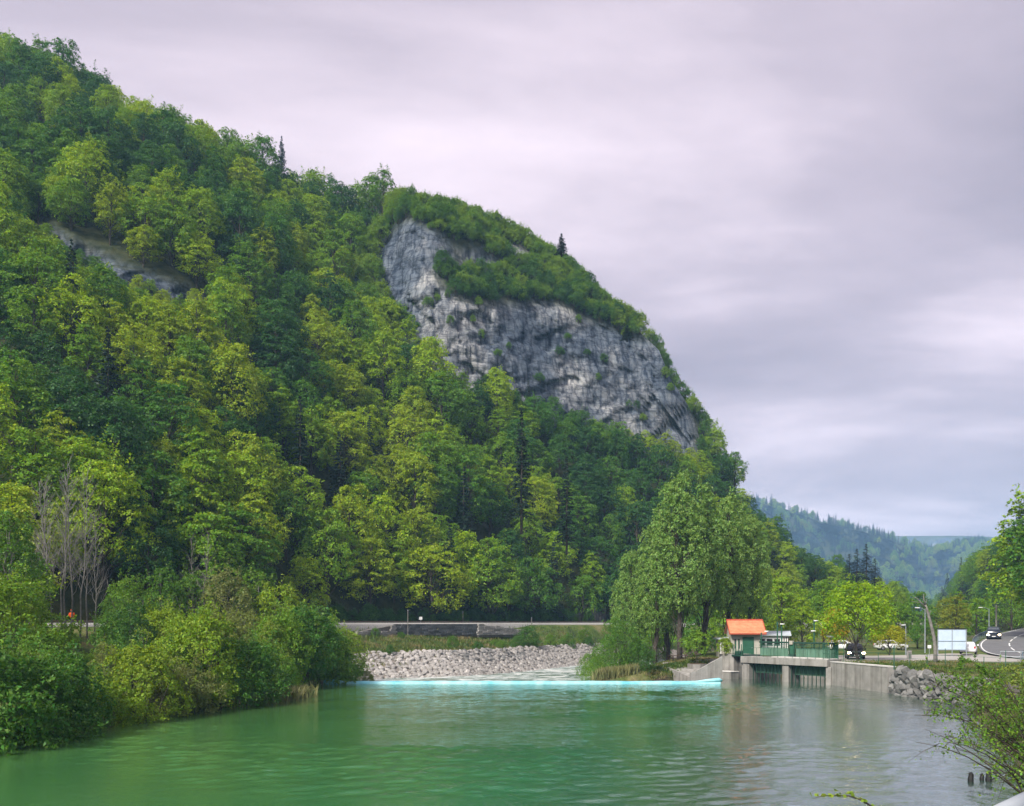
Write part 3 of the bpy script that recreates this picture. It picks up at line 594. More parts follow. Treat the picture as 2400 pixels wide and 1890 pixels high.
# ------------------------------------------------------------------ trees
def leaves(C, Nn, S, rs, aspect=0.6, fold=0.18):
    """one folded rhombus per leaf"""
    n = len(C); Nn = Nn / (np.linalg.norm(Nn, axis=1)[:, None] + 1e-9)
    a = rs.normal(size=(n, 3)); a -= Nn * (a * Nn).sum(1)[:, None]; a /= np.linalg.norm(a, axis=1)[:, None] + 1e-9
    b = np.cross(Nn, a); S = S[:, None]
    V = np.stack([C - a * S * 0.5, C + b * S * aspect * 0.5 - Nn * S * fold, C + a * S * 0.5, C - b * S * aspect * 0.5 - Nn * S * fold], 1).reshape(-1, 3)
    Q = np.arange(4 * n).reshape(n, 4); return V, Q
def spray(cl, per, leaf, rs, flat=0.32, upw=1.0, aspect=0.6, jit=0.75):
    """cl: list of (centre, radius, outward direction); leaves scattered through tilted flattened discs"""
    Cs, Ns = [], []
    for c, r, o in cl:
        k = max(4, int(per * rs.uniform(0.7, 1.3)))
        d = rs.normal(size=(k, 3)); d /= np.linalg.norm(d, axis=1)[:, None]; d *= (rs.uniform(0, 1, k) ** 0.45)[:, None]
        o = np.array(o, float); h = np.array([o[0], o[1], 0]); hl = np.linalg.norm(h); h = h / hl if hl > 1e-6 else np.array([1.0, 0, 0])
        s = np.array([-h[1], h[0], 0]); ax = d[:, 0:1] * r * 1.2; sd_ = d[:, 1:2] * r; up = d[:, 2:3] * r * flat
        droop = -0.28 * r * np.clip(d[:, 0:1], -0.3, 1) ** 2
        pts = np.array(c) + h * ax + s * sd_ + np.array([0, 0, 1.0]) * (up + droop)
        nn = np.array([0, 0, upw]) + h * 0.75 + s * d[:, 1:2] * 0.4 + rs.normal(size=(k, 3)) * jit * 0.55
        Cs.append(pts); Ns.append(nn)
    C = np.vstack(Cs); Nn = np.vstack(Ns); S = leaf * rs.uniform(0.65, 1.3, len(C))
    return leaves(C, Nn, S, rs, aspect)
def bend(a, b, rs, amt, n=4, sag=0.0):
    a, b = np.array(a, float), np.array(b, float); L = np.linalg.norm(b - a); out = []
    for i in range(n + 1):
        t_ = i / n; out.append(a + (b - a) * t_ + rs.normal(size=3) * amt * L * math.sin(math.pi * t_) + np.array([0, 0, 1]) * sag * L * math.sin(math.pi * t_))
    out[0] = a; out[-1] = b; return out
def broadleaf(seed, H=16.0, R=5.0, base=0.2, lobes=22, sprays=24, per=12, leaf=0.4, tr=0.24, stems=1, mat='leaf', bark='bark', lob=0.40, up=0.55, jit=0.5, egg=0.25, aspect=0.6, loose=0.16, tall=1.0, shoots=10):
    """trunk and limbs carrying rounded lobes of foliage; every lobe is a shell of small leaf sprays"""
    rs = RS(seed); tb = MB(); zc = H * (base + 1) * 0.5; Rz = H * (1 - base) * 0.5; tops = []
    for st in range(stems):
        off = rs.normal(size=2) * (0.0 if stems == 1 else 0.12 * R); lean = rs.normal(size=2) * (0.02 * H if stems == 1 else 0.12 * H)
        tp = bend((off[0], off[1], -1.2), (off[0] + lean[0], off[1] + lean[1], H * (0.9 if st == 0 else rs.uniform(0.6, 0.85))), rs, 0.012, 6)
        tb.tube(tp, [tr * (1.25 - 1.15 * i / 6) for i in range(7)], 7); tops.append(tp)
    L = []
    for i in range(lobes):
        zz = 1 - 2 * (i + 0.5) / lobes; zz = zz * 0.92 + 0.06; rr = math.sqrt(max(0, 1 - zz * zz)); a = i * 2.39996 + rs.uniform(-0.45, 0.45); k = rs.uniform(0.52, 0.78)
        wide = 1 - egg * zz; c = np.array([math.cos(a) * rr * R * k * wide, math.sin(a) * rr * R * k * wide, zc + zz * Rz * rs.uniform(0.66, 0.86)])
        L.append((c, R * lob * rs.uniform(0.68, 1.2) * (1 - 0.22 * max(0, zz))))
    L.append((np.array([0, 0, zc + Rz * 0.25]), R * lob)); C, Nn = [], []; ctr = np.array([0, 0, zc - 0.2 * Rz])
    for c, r in L:
        tp = tops[rs.randint(len(tops))]; zt = max(base * H * 0.8, c[2] - 0.55 * np.linalg.norm(c[:2]) - 0.3 * r); k = min(5, max(0, int(zt / (H * 0.9) * 6))); o = np.array(tp[k]); r0 = tr * 0.32
        tb.tube(bend(o, c, rs, 0.06, 3, 0.05), [r0, r0 * 0.7, r0 * 0.45, r0 * 0.2], 4, cap=False)
        n = max(6, int(sprays * (r / (R * lob)) ** 1.5)); d = rs.normal(size=(n, 3)); out = (c - ctr); out = out / (np.linalg.norm(out) + 1e-6)
        d = d / np.linalg.norm(d, axis=1)[:, None] + 0.55 * out + np.array([0, 0, 0.25]); d /= np.linalg.norm(d, axis=1)[:, None]
        rad = r * (rs.uniform(0.72, 1.06, n) + (rs.uniform(size=n) < loose) * rs.uniform(0.05, 0.35, n))
        for q in range(n):
            sc_ = c + d[q] * rad[q] * np.array([1.08, 1.08, 0.86 * tall]); m = max(4, int(per * rs.uniform(0.6, 1.4))); sr = r * rs.uniform(0.20, 0.36)
            nrm = d[q] * 0.75 + np.array([0, 0, up]); nrm /= np.linalg.norm(nrm); e_ = rs.normal(size=(m, 3)); e_ -= nrm * (e_ @ nrm)[:, None] * 0.68
            C.append(sc_ + e_ * sr * 0.62 - np.array([0, 0, 0.10]) * sr * (e_ ** 2).sum(1)[:, None] * 0.6); Nn.append(nrm + rs.normal(size=(m, 3)) * jit)
    for k in range(shoots):                                   # twigs that break the outline
        c, r = L[rs.randint(len(L))]; d = c - ctr; d = d / (np.linalg.norm(d) + 1e-6) + np.array([0, 0, 0.7]) + rs.normal(size=3) * 0.3; d /= np.linalg.norm(d); a0 = c + d * r * 0.7; ln = R * rs.uniform(0.22, 0.5); b0 = a0 + d * ln
        tb.tube([a0, b0], [tr * 0.10, tr * 0.03], 3, cap=False); m = int(per * 2.2); f = rs.uniform(0.15, 1.05, m)[:, None]
        C.append(a0 + d * ln * f + rs.normal(size=(m, 3)) * (0.09 * R * (1.1 - 0.8 * f))); Nn.append(np.array([0, 0, 0.6]) + d * 0.4 + rs.normal(size=(m, 3)) * 0.7)
    C = np.vstack(C); Nn = np.vstack(Nn); V, Q = leaves(C, Nn, leaf * rs.uniform(0.6, 1.3, len(C)), rs, aspect)
    return mesh_from('trunk', tb.V, tb.F, M[bark], True), mesh_quads('crown', V, Q, M[mat])
def spruce(seed, H=19.0, R=2.9, levels=30, per=9, mat='needle'):
    rs = RS(seed); tb = MB(); tp = bend((0, 0, -1), (rs.normal() * 0.2, rs.normal() * 0.2, H), rs, 0.004, 6)
    tb.tube(tp, [0.24 * (1.15 - 1.1 * i / 6) for i in range(7)], 7); C, Nn, S = [], [], []
    for i in range(levels):
        t_ = i / (levels - 1); z = H * (0.12 + 0.87 * t_); L0 = R * (1 - t_) ** 0.85 + 0.15
        for j in range(7):
            if rs.uniform() < 0.1: continue
            a = rs.uniform(0, 6.283); L = L0 * rs.uniform(0.65, 1.15); d = np.array([math.cos(a), math.sin(a), 0]); s = np.array([-d[1], d[0], 0])
            e_ = d * L + np.array([0, 0, z - 0.22 * L + 0.25 * t_ * L])
            if L > 0.8: tb.tube([(0, 0, z), tuple(e_)], [0.04, 0.012], 3, cap=False)
            k = max(3, int(per * L / 1.2))
            f = np.sqrt(rs.uniform(0.04, 1, k))[:, None]; w = rs.uniform(-1, 1, k)[:, None] * 0.32 * L * (1 - 0.7 * f) + rs.normal(size=(k, 1)) * 0.06
            pts = d * L * f + s * w + np.array([0, 0, 1]) * (z + (-0.10 - 0.22 * f + 0.25 * t_) * L * f * 0.9 + rs.normal(size=(k, 1)) * 0.07)
            C.append(pts); Nn.append(np.array([0, 0, 1.0]) + d * 0.3 + rs.normal(size=(k, 3)) * 0.4); S.append(rs.uniform(0.4, 0.75, k))
    V, Q = leaves(np.vstack(C), np.vstack(Nn), np.concatenate(S), rs, 0.42, 0.2)
    return mesh_from('trunk', tb.V, tb.F, M['bark'], True), mesh_quads('crown', V, Q, M[mat])
def bare(seed, H=15.0, n=26):
    rs = RS(seed); tb = MB(); tp = bend((0, 0, -1), (rs.normal() * 0.9, rs.normal() * 0.9, H), rs, 0.007, 7)
    tb.tube(tp, [0.095 * (1.1 - 1.0 * i / 7) for i in range(8)], 6); tw = MB()
    for i in range(n):
        h = 0.30 + 0.68 * (i + 0.5) / n; k = min(6, int(h * 7)); o = np.array(tp[k]) * (1 - (h * 7 - k)) + np.array(tp[k + 1]) * (h * 7 - k)
        a = i * 2.4 + rs.uniform(-0.6, 0.6); L = H * 0.20 * (1.15 - h) * rs.uniform(0.7, 1.5) + 0.5; el = math.radians(rs.uniform(50, 74))
        e_ = o + np.array([math.cos(a) * math.cos(el), math.sin(a) * math.cos(el), math.sin(el)]) * L
        lp = bend(o, e_, rs, 0.04, 3, -0.05); tw.tube(lp, [0.035, 0.026, 0.018, 0.006], 4)
        for j in range(6):
            f = rs.uniform(0.25, 0.95); p = o + (e_ - o) * f; a2 = a + rs.uniform(-1.3, 1.3); L2 = L * rs.uniform(0.25, 0.5); el2 = el + rs.uniform(-0.5, 0.3)
            e2 = p + np.array([math.cos(a2) * math.cos(el2), math.sin(a2) * math.cos(el2), math.sin(el2)]) * L2; tw.tube([tuple(p), tuple(e2)], [0.014, 0.004], 3, cap=False)
    return tb.mesh('trunk', M['bark_pale'], True), tw.mesh('branches', M['bark_pale'])

BEECH = [broadleaf(100 + i, H=(15, 17, 16, 13.5, 18, 15, 16, 13)[i], R=(5.0, 4.8, 5.8, 5.2, 4.8, 4.4, 5.4, 4.6)[i], base=(0.10, 0.16, 0.12, 0.08, 0.2, 0.06, 0.16, 0.05)[i], lobes=(24, 34, 40, 22, 26, 36, 44, 20)[i], lob=(0.38, 0.33, 0.33, 0.42, 0.38, 0.34, 0.31, 0.42)[i], egg=(0.3, 0.25, 0.2, 0.3, 0.35, 0.45, 0.2, 0.4)[i], sprays=(26, 20, 20, 28, 26, 20, 18, 28)[i], per=12, leaf=0.38, loose=(0.25, 0.35, 0.4, 0.25, 0.3, 0.35, 0.4, 0.25)[i], tall=(1.0, 0.55, 0.5, 0.9, 1.0, 0.55, 0.5, 1.1)[i], up=(0.55, 0.8, 0.85, 0.6, 0.5, 0.8, 0.85, 0.55)[i]) for i in range(8)]
SPRUCE = [spruce(200 + i, H=(19, 21, 17)[i], R=(2.9, 2.7, 3.1)[i]) for i in range(3)]
SHRUB = [broadleaf(300 + i, H=(5.0, 5.8, 4.2, 5.4, 4.6, 6.2)[i], R=(2.9, 2.7, 2.9, 2.5, 3.0, 2.6)[i], base=-0.02, lobes=30, sprays=30, per=14, leaf=0.17, tr=0.07, stems=4, mat='shrub', lob=(0.32, 0.27, 0.31, 0.29, 0.28, 0.29)[i], egg=0.3, loose=0.5, shoots=46, jit=0.7) for i in range(6)]
TALLSHRUB = [broadleaf(340 + i, H=(9.5, 10.5, 8.5)[i], R=(2.9, 2.6, 3.1)[i], base=0.06, lobes=34, sprays=22, per=12, leaf=0.19, tr=0.09, stems=3, mat='shrub', lob=0.30, egg=0.2, loose=0.4, bark='bark_pale', up=0.4, jit=0.8, shoots=40) for i in range(3)]
POPLAR = [broadleaf(400 + i, H=(22, 20, 21)[i], R=(3.9, 3.4, 3.6)[i], base=0.15, lobes=(64, 58, 60)[i], sprays=32, per=15, leaf=0.245, tr=0.34, mat='poplar', lob=0.31, egg=(0.3, 0.45, 0.2)[i], loose=0.4, up=0.3, jit=0.8, tall=1.5, shoots=40) for i in range(3)]
WILLOW = [broadleaf(430 + i, H=(6.6, 5.2)[i], R=(3.3, 3.0)[i], base=-0.02, lobes=32, sprays=30, per=16, leaf=0.19, tr=0.08, stems=4, mat='shrub', lob=0.32, loose=0.4, up=0.3, jit=0.9, aspect=0.32, tall=1.3) for i in range(2)]
MAPLE = broadleaf(460, H=4.0, R=1.6, base=0.20, lobes=18, sprays=22, per=10, leaf=0.19, tr=0.06, mat='shrub', lob=0.40)
GOLD = broadleaf(470, H=8.8, R=3.8, base=0.29, lobes=36, sprays=28, per=13, leaf=0.22, tr=0.14, mat='golden', lob=0.32, loose=0.35, egg=0.2)
BARE = [bare(500 + i, H=(17.5, 16, 18.5)[i]) for i in range(3)]

KIDS = {}
TREES = []       # every individually built tree: root, shade word, zone
def place(name, meshes, loc, scale, rotz, tint, part2='crown'):
    r = add(name, None, None, loc, rotz, scale)
    tk = add('trunk', meshes[0], r); c = add(part2, meshes[1], r); c['tint'] = float(tint); KIDS[r.name] = (tk, c); return r
def shade(tn, kind='leaf'):
    if tn < 0.16: return 'dark green'
    if tn < 0.38: return 'mid green'
    if tn < 0.62: return 'fresh green'
    if tn < 0.88: return 'yellow-green'
    return 'olive'

# scatter over the mountain
class Hash:
    def __init__(s, c): s.c = c; s.d = {}
    def ok(s, p, r):
        k = (int(p[0] // s.c), int(p[1] // s.c))
        for i in (-1, 0, 1):
            for j in (-1, 0, 1):
                for q in s.d.get((k[0] + i, k[1] + j), ()):
                    if (q[0] - p[0]) ** 2 + (q[1] - p[1]) ** 2 < ((r + q[2]) * 0.5) ** 2: return False
        s.d.setdefault(k, []).append((p[0], p[1], r)); return True
rs = RS(42)
HX, HYy, HZ = Uall * Dall, Dall, CAMH + Vall * Dall
nR, nC = HX.shape
cell = np.abs(np.gradient(HX, axis=1) * np.gradient(HYy, axis=0)) + 0.15 * np.abs(np.gradient(HX, axis=1) * np.gradient(HZ, axis=0)); cell[0] = 0
pr = (cell / cell.sum()).ravel(); cand = rs.choice(pr.size, 75000, p=pr); hh = Hash(9.0); spots = []
for ci in cand:
    r_, c_ = divmod(ci, nC); x, y, z = HX[r_, c_], HYy[r_, c_], HZ[r_, c_]; rk = rk_all[r_, c_]; px, py = topix((x, y, z))
    if px < -130 or px > 2300: continue
    small = 1.0
    if 900 < px < 1660 and py < np.interp(px, [900, 1050, 1300, 1560, 1660], [640, 715, 770, 940, 1110]): small = 0.30    # stunted wood above the cliff
    elif 840 < px < 1000 and 540 < py < 760: small = 0.45
    elif px < 700 and py > 440 + 0.5 * px and py < 520 + 0.5 * px: small = 0.7
    if rk > 0.35:
        if rs.uniform() > 0.05 * (fbm(np.array([px / 45.0]), np.array([py / 30.0]), 5, 2)[0] > 0.56) or r_ > nR - 10: continue
        small = 0.2 + 0.09 * rs.uniform()
    if px > 1640 and small == 1.0: small = 0.62
    line = np.interp(px, [900, 960, 1000, 1040, 1150, 1250, 1390, 1480, 1560, 1640, 1660], [640, 740, 800, 872, 892, 926, 972, 1002, 1022, 1075, 900])
    ll = np.interp(px, [60, 100, 200, 330, 430, 520], [540, 560, 615, 680, 725, 730]); lf = max(0.3, (py - ll) / F * y / 15.0) if (60 < px < 520 and ll - 5 < py < ll + 190) else 1.0
    foot = lf if (px < 900 or px > 1650 or py < line or small < 0.5) else max(0.32, (py - line) / F * y / 15.0)
    if 1035 < px < 1300 and 560 < py < 740 and small == 0.30 and rs.uniform() < 0.5: continue
    sp = 5.4 * min(small, max(0.5, foot)) * rs.uniform(0.8, 1.3)
    if not hh.ok((x, y), sp): continue
    sc = small * rs.uniform(0.78, 1.22) * (1.0 if small < 1 else np.interp(y, [100, 200, 320], [1.05, 0.92, 0.78]))
    sc = min(sc, foot * 1.1)
    spots.append((x, y, z - 0.6 * small, sc, small))
def tint_for(x, y):
    b = fbm(np.array([x / 26.0]), np.array([y / 26.0]), 77, 3)[0]; return float(np.clip(0.52 + (b - 0.5) * 1.5 + rs.normal() * 0.25, 0.03, 0.84 if rs.uniform() > 0.03 else 0.95))
ntree = []
for (x, y, z, sc, small) in spots:
    tn = tint_for(x, y)
    if small < 0.5: tn = float(np.clip(tn * 0.85 + rs.normal() * 0.08, 0.03, 0.75))
    con = small >= 0.99 and topix((x, y, z))[1] > 720 and rs.uniform() < 0.05
    ntree.append([x, y, z, sc, small, tn, con, rs.randint(8), rs.uniform(0, 6.283)])
for px, py, D, s in [(1222, 1240, 152, 1.0), (660, 400, 285, 0.55), (1316, 600, 225, 0.28), (2030, 1395, 232, 0.66), (2050, 1402, 236, 0.52), (2008, 1388, 240, 0.58), (1990, 1385, 244, 0.5), (1328, 1290, 165, 0.85), (1470, 800, 224, 0.2)]:
    p = P(px, py, D); ntree.append([p.x, p.y, p.z, s, 1.0, 0.3, True, 1, 0.0])
# the largest in view become individual trees, the rest of the wood one mass
def app(tr): return tr[3] / tr[1]
vis = [tr for tr in ntree if -60 < topix(tr)[0] < 2120]
leafy = sorted([tr for tr in vis if not tr[6]], key=app, reverse=True); conif = [tr for tr in ntree if tr[6]]
indiv = leafy[:300]; rest = leafy[300:]
for tr in sorted(indiv, key=lambda q: topix(q)[0]):
    x, y, z, sc, small, tn, con, va, rz = tr
    px, py = topix((x, y, z + 7 * sc)); o = place('beech_tree', BEECH[va], (x, y, z), (sc * rs.uniform(0.9, 1.1), sc * rs.uniform(0.9, 1.1), sc * rs.uniform(0.85, 1.1)), rz, tn)
    rd = polydist(np.array([x]), np.array([y]), RAIL)[0][0]
    zone = 'along the railway foot of the slope' if rd < 14 else ('low on the wooded slope' if rd < 34 else ('halfway up the wooded slope' if rd < 70 else 'high on the wooded slope'))
    TREES.append((o, shade(tn) + ' beech', zone, px, 'tree', 'broadleaf trees on the wooded slope'))
for tr in sorted(conif, key=lambda q: topix(q)[0]):
    x, y, z, sc, small, tn, con, va, rz = tr
    if not -60 < topix(tr)[0] < 2140: continue
    o = place('spruce_tree', SPRUCE[va % 3], (x, y, z), (max(sc, 0.7) * (1.5 if topix(tr)[0] > 1900 else 1.0),) * 2 + (sc,), rz, tn); py = topix((x, y, z))[1]
    TREES.append((o, 'dark pointed spruce', 'low on the wooded slope' if py > 1000 else 'high on the wooded slope', topix(tr)[0], 'tree', 'spruces among the beeches'))

def gn_scatter(name, pts, label, protos, kind='stuff'):
    """one object: points carrying scale, turn, variant and tint, each dressed as a tree"""
    me = bpy.data.meshes.new(name); n = len(pts); me.vertices.add(n); A = np.array(pts, np.float32)
    me.vertices.foreach_set('co', A[:, :3].ravel())
    for nm, c in (('size', 3), ('turn', 4), ('tint', 5)):
        at = me.attributes.new(nm, 'FLOAT', 'POINT'); at.data.foreach_set('value', np.ascontiguousarray(A[:, c]))
    at = me.attributes.new('variant', 'INT', 'POINT'); at.data.foreach_set('value', A[:, 6].astype(np.int32))
    o = add(name, me); ng = bpy.data.node_groups.new(name, 'GeometryNodeTree')
    ng.interface.new_socket('Geometry', in_out='INPUT', socket_type='NodeSocketGeometry'); ng.interface.new_socket('Geometry', in_out='OUTPUT', socket_type='NodeSocketGeometry')
    gi, go = ng.nodes.new('NodeGroupInput'), ng.nodes.new('NodeGroupOutput'); L = ng.links
    jn = ng.nodes.new('GeometryNodeJoinGeometry')
    for pr_ in protos[::-1]:
        j2 = ng.nodes.new('GeometryNodeJoinGeometry')
        for ob in pr_:
            oi = ng.nodes.new('GeometryNodeObjectInfo'); oi.inputs['Object'].default_value = ob; oi.transform_space = 'ORIGINAL'; L.new(oi.outputs['Geometry'], j2.inputs[0])
        gti = ng.nodes.new('GeometryNodeGeometryToInstance'); L.new(j2.outputs[0], gti.inputs[0]); L.new(gti.outputs[0], jn.inputs[0])
    iop = ng.nodes.new('GeometryNodeInstanceOnPoints'); L.new(gi.outputs[0], iop.inputs['Points']); L.new(jn.outputs[0], iop.inputs['Instance']); iop.inputs['Pick Instance'].default_value = True
    def attr(nm, dt='FLOAT'):
        a = ng.nodes.new('GeometryNodeInputNamedAttribute'); a.data_type = dt; a.inputs['Name'].default_value = nm; return a.outputs['Attribute']
    L.new(attr('variant', 'INT'), iop.inputs['Instance Index'])
    cx_ = ng.nodes.new('ShaderNodeCombineXYZ'); L.new(attr('turn'), cx_.inputs['Z']); L.new(cx_.outputs[0], iop.inputs['Rotation'])
    L.new(attr('size'), iop.inputs['Scale']); L.new(iop.outputs[0], go.inputs[0])
    md = o.modifiers.new('scatter', 'NODES'); md.node_group = ng
    o['kind'] = kind; o['label'] = label; return o
protos = []; seen = {}
for o in [t_[0] for t_ in TREES]:
    kids = KIDS[o.name]; key = kids[1].data.name
    if key not in seen: seen[key] = list(kids)
order_b = [seen[b[1].name] for b in BEECH if b[1].name in seen]
order_s = [seen[b[1].name] for b in SPRUCE if b[1].name in seen]
nb = len(order_b)
print('hill trees', len(ntree), 'individual', len(indiv), 'mass', len(rest), 'conifers', len(conif))

def scatter_on(S, n, px0, px1, dmin, seed, size, con=0.25):
    X, Y, Z = S; rs_ = RS(seed); ce = np.abs(np.gradient(X, axis=1) * np.gradient(Y, axis=0)); p_ = CX + F * X / Y; ce = ce * ((p_ > px0) & (p_ < px1)); pr_ = (ce / ce.sum()).ravel()
    out = []; H_ = Hash(dmin * 1.6)
    for ci in rs_.choice(pr_.size, n, p=pr_):
        r_, c_ = divmod(ci, X.shape[1]); r2 = min(r_ + 1, X.shape[0] - 1); c2 = min(c_ + 1, X.shape[1] - 1); f, g_ = rs_.uniform(0, 1, 2)
        def il(A): return (A[r_, c_] * (1 - f) + A[r2, c_] * f) * (1 - g_) + (A[r_, c2] * (1 - f) + A[r2, c2] * f) * g_
        x, y, z = il(X), il(Y), il(Z)
        if not H_.ok((x, y), dmin * rs_.uniform(0.8, 1.3)): continue
        patch = fbm(np.array([x / 110.0]), np.array([y / 110.0]), 13, 3)[0]
        isc = rs_.uniform() < np.clip((patch - 0.42) * 5, 0.03, 0.85) * con * 2
        tn = np.clip(0.5 + (patch - 0.5) * -1.2 + rs_.normal() * 0.16, 0.03, 0.95)
        out.append((x, y, z - 0.5, size * rs_.uniform(0.75, 1.25), rs_.uniform(0, 6.283), tn if not isc else 0.4, nb + rs_.randint(len(order_s)) if isc else rs_.randint(nb)))
    return out
both = order_b + order_s
gn_scatter('distant_forest', scatter_on(DH, 16000, 1740, 2420, 7.0, 5, 1.15, 0.5), 'blue-green woodland covering the distant mountain', both)
vh = [q for q in scatter_on(RH, 6000, 2150, 2560, 5.2, 6, 0.72, 0.3)]
near_v = sorted([q for q in vh if q[1] < 330 and 2200 < topix(q)[0] < 2440], key=lambda q: q[3] / q[1], reverse=True)[:46]; nv_set = set(map(id, near_v))
gn_scatter('valley_forest', [q for q in vh if id(q) not in nv_set], 'darker woodland on the valley side beyond the road', both)
for q in sorted(near_v, key=lambda q: topix(q)[0]):
    isc = q[6] >= nb; o = place('spruce_tree' if isc else 'beech_tree', SPRUCE[q[6] - nb] if isc else BEECH[q[6]], q[:3], q[3], q[4], q[5])
    TREES.append((o, 'dark pointed spruce' if isc else shade(q[5]) + ' broadleaf', 'on the valley side behind the road', topix(q)[0], 'tree', 'trees on the valley side'))
for px, py, D, s, tn, va in [(2428, 1465, 138, 1.5, 0.62, 1), (2480, 1465, 132, 1.5, 0.3, 6), (2372, 1470, 165, 0.85, 0.42, 3), (2290, 1490, 150, 0.55, 0.52, 7), (2250, 1488, 160, 0.72, 0.40, 5), (2215, 1500, 150, 0.60, 0.92, 0), (2240, 1495, 142, 0.5, 0.96, 1), (2150, 1505, 150, 0.6, 0.36, 4), (2170, 1510, 138, 0.42, 0.3, 3)]:
    p = P(px, py, D); p.z = float(ground_z(p.x, p.y)) - 0.2
    o = place('roadside_tree', BEECH[va], p, s, px * 0.37, tn); TREES.append((o, shade(tn) + ' broadleaf', 'beside the road bend', px, 'tree', 'roadside trees'))
# edge trees and undergrowth behind the houses and poplars
for px, py, D, s, tn, va in [(1480, 1470, 175, 0.9, 0.35, 0), (1560, 1480, 170, 0.95, 0.45, 2), (1700, 1480, 150, 0.8, 0.55, 1), (1760, 1490, 140, 0.75, 0.66, 3), (1830, 1490, 145, 0.85, 0.62, 6), (1880, 1490, 135, 0.62, 0.72, 5), (1930, 1495, 150, 0.72, 0.5, 4), (2060, 1500, 150, 0.66, 0.40, 7), (2105, 1500, 146, 0.55, 0.45, 2), (1790, 1480, 165, 0.9, 0.7, 0), (1655, 1480, 160, 0.8, 0.3, 6), (1975, 1495, 160, 0.8, 0.44, 1)]:
    p = P(px, py, D); p.z = float(ground_z(p.x, p.y)) - 0.2
    o = place('meadow_tree', BEECH[va], p, s, px * 0.61, tn); TREES.append((o, shade(tn) + ' broadleaf', 'between the river houses and the mountain', px, 'tree', 'trees behind the river houses'))
# dark undergrowth along the track
for i in range(34):
    px = 840 + i * 17 + rs.uniform(-6, 6); k = int(np.argmin(np.abs(CX + F * RL[:, 0] / RL[:, 1] - px))); n_ = Nr[k]; p = RL[k, :2] - n_ * rs.uniform(4.2, 6.0); z = RAILZ - 0.3
    tn = rs.uniform(0.0, 0.3); o = place('shrub', SHRUB[i % 6], (p[0], p[1], z), rs.uniform(0.35, 0.75), rs.uniform(0, 6), tn); TREES.append((o, shade(tn) + ' shrub', 'at the wood edge behind the railway', px, 'shrub', 'shrubs behind the railway'))

# poplars by the weir
for px, py, D, s, va, tn in [(1592, 1545, 108, 1.10, 0, 0.8), (1648, 1535, 113, 1.16, 1, 0.7), (1536, 1540, 112, 0.93, 2, 0.85), (1478, 1500, 117, 0.78, 0, 0.75), (1708, 1520, 120, 1.12, 2, 0.95), (1758, 1520, 124, 0.94, 0, 0.85), (1565, 1535, 119, 0.9, 1, 0.4)]:
    p = P(px, py, D); p.z = float(ground_z(p.x, p.y)) - 0.1
    o = place('poplar_tree', POPLAR[va], p, (s * 0.86, s * 0.86, s * 1.03), px * 0.7, tn); TREES.append((o, ('silvery ' if tn > 0.5 else 'deep ') + 'green tall poplar', 'beside the orange-roofed hut', px, 'tree', 'poplars by the weir'))
for px, py, D, s, va, tn in [(1450, 1575, 101, 1.0, 0, 0.35), (1405, 1560, 106, 0.75, 1, 0.55), (1495, 1568, 100, 0.72, 1, 0.25), (1430, 1540, 118, 0.9, 0, 0.45), (1385, 1535, 125, 0.7, 1, 0.5), (1540, 1530, 125, 0.7, 0, 0.5), (1480, 1530, 126, 0.9, 1, 0.5)]:
    p = P(px, py, D); p.z = float(ground_z(p.x, p.y)) - 0.1
    o = place('willow_bush', WILLOW[va], p, s, px * 0.3, tn); TREES.append((o, 'grey-green willow bush', 'between the weir and the poplars', px, 'bush', 'willows below the weir'))
p = P(1634, 1562, 101); p.z = 1.75; o = place('maple_sapling', MAPLE, p, 1.0, 0.4, 0.62); tag(o, 'small bright green maple in the planter by the fish ladder', 'tree')
p = P(1698, 1540, 101.5); p.z = 2.3; o = place('maple_sapling', MAPLE, p, 0.62, 2.4, 0.84); tag(o, 'little yellow-green sapling in front of the cream annex', 'tree')
p = P(2008, 1555, 90); p.z = 2.3; o = place('golden_tree', GOLD, p, 1.0, 0.8, 0.15); tag(o, 'bright yellow-green tree with golden leaves beside the forecourt', 'tree')
p = P(1958, 1540, 99); p.z = 2.3; o = place('golden_tree', GOLD, p, (0.42, 0.42, 0.7), 2.0, 0.85); tag(o, 'slim orange-yellow tree close to the green steel cage', 'tree')
p = P(2085, 1535, 108); p.z = 2.3; o = place('golden_tree', GOLD, p, (0.6, 0.6, 0.46), 4.0, 0.62); tag(o, 'low yellow tree behind the lamp post', 'tree')

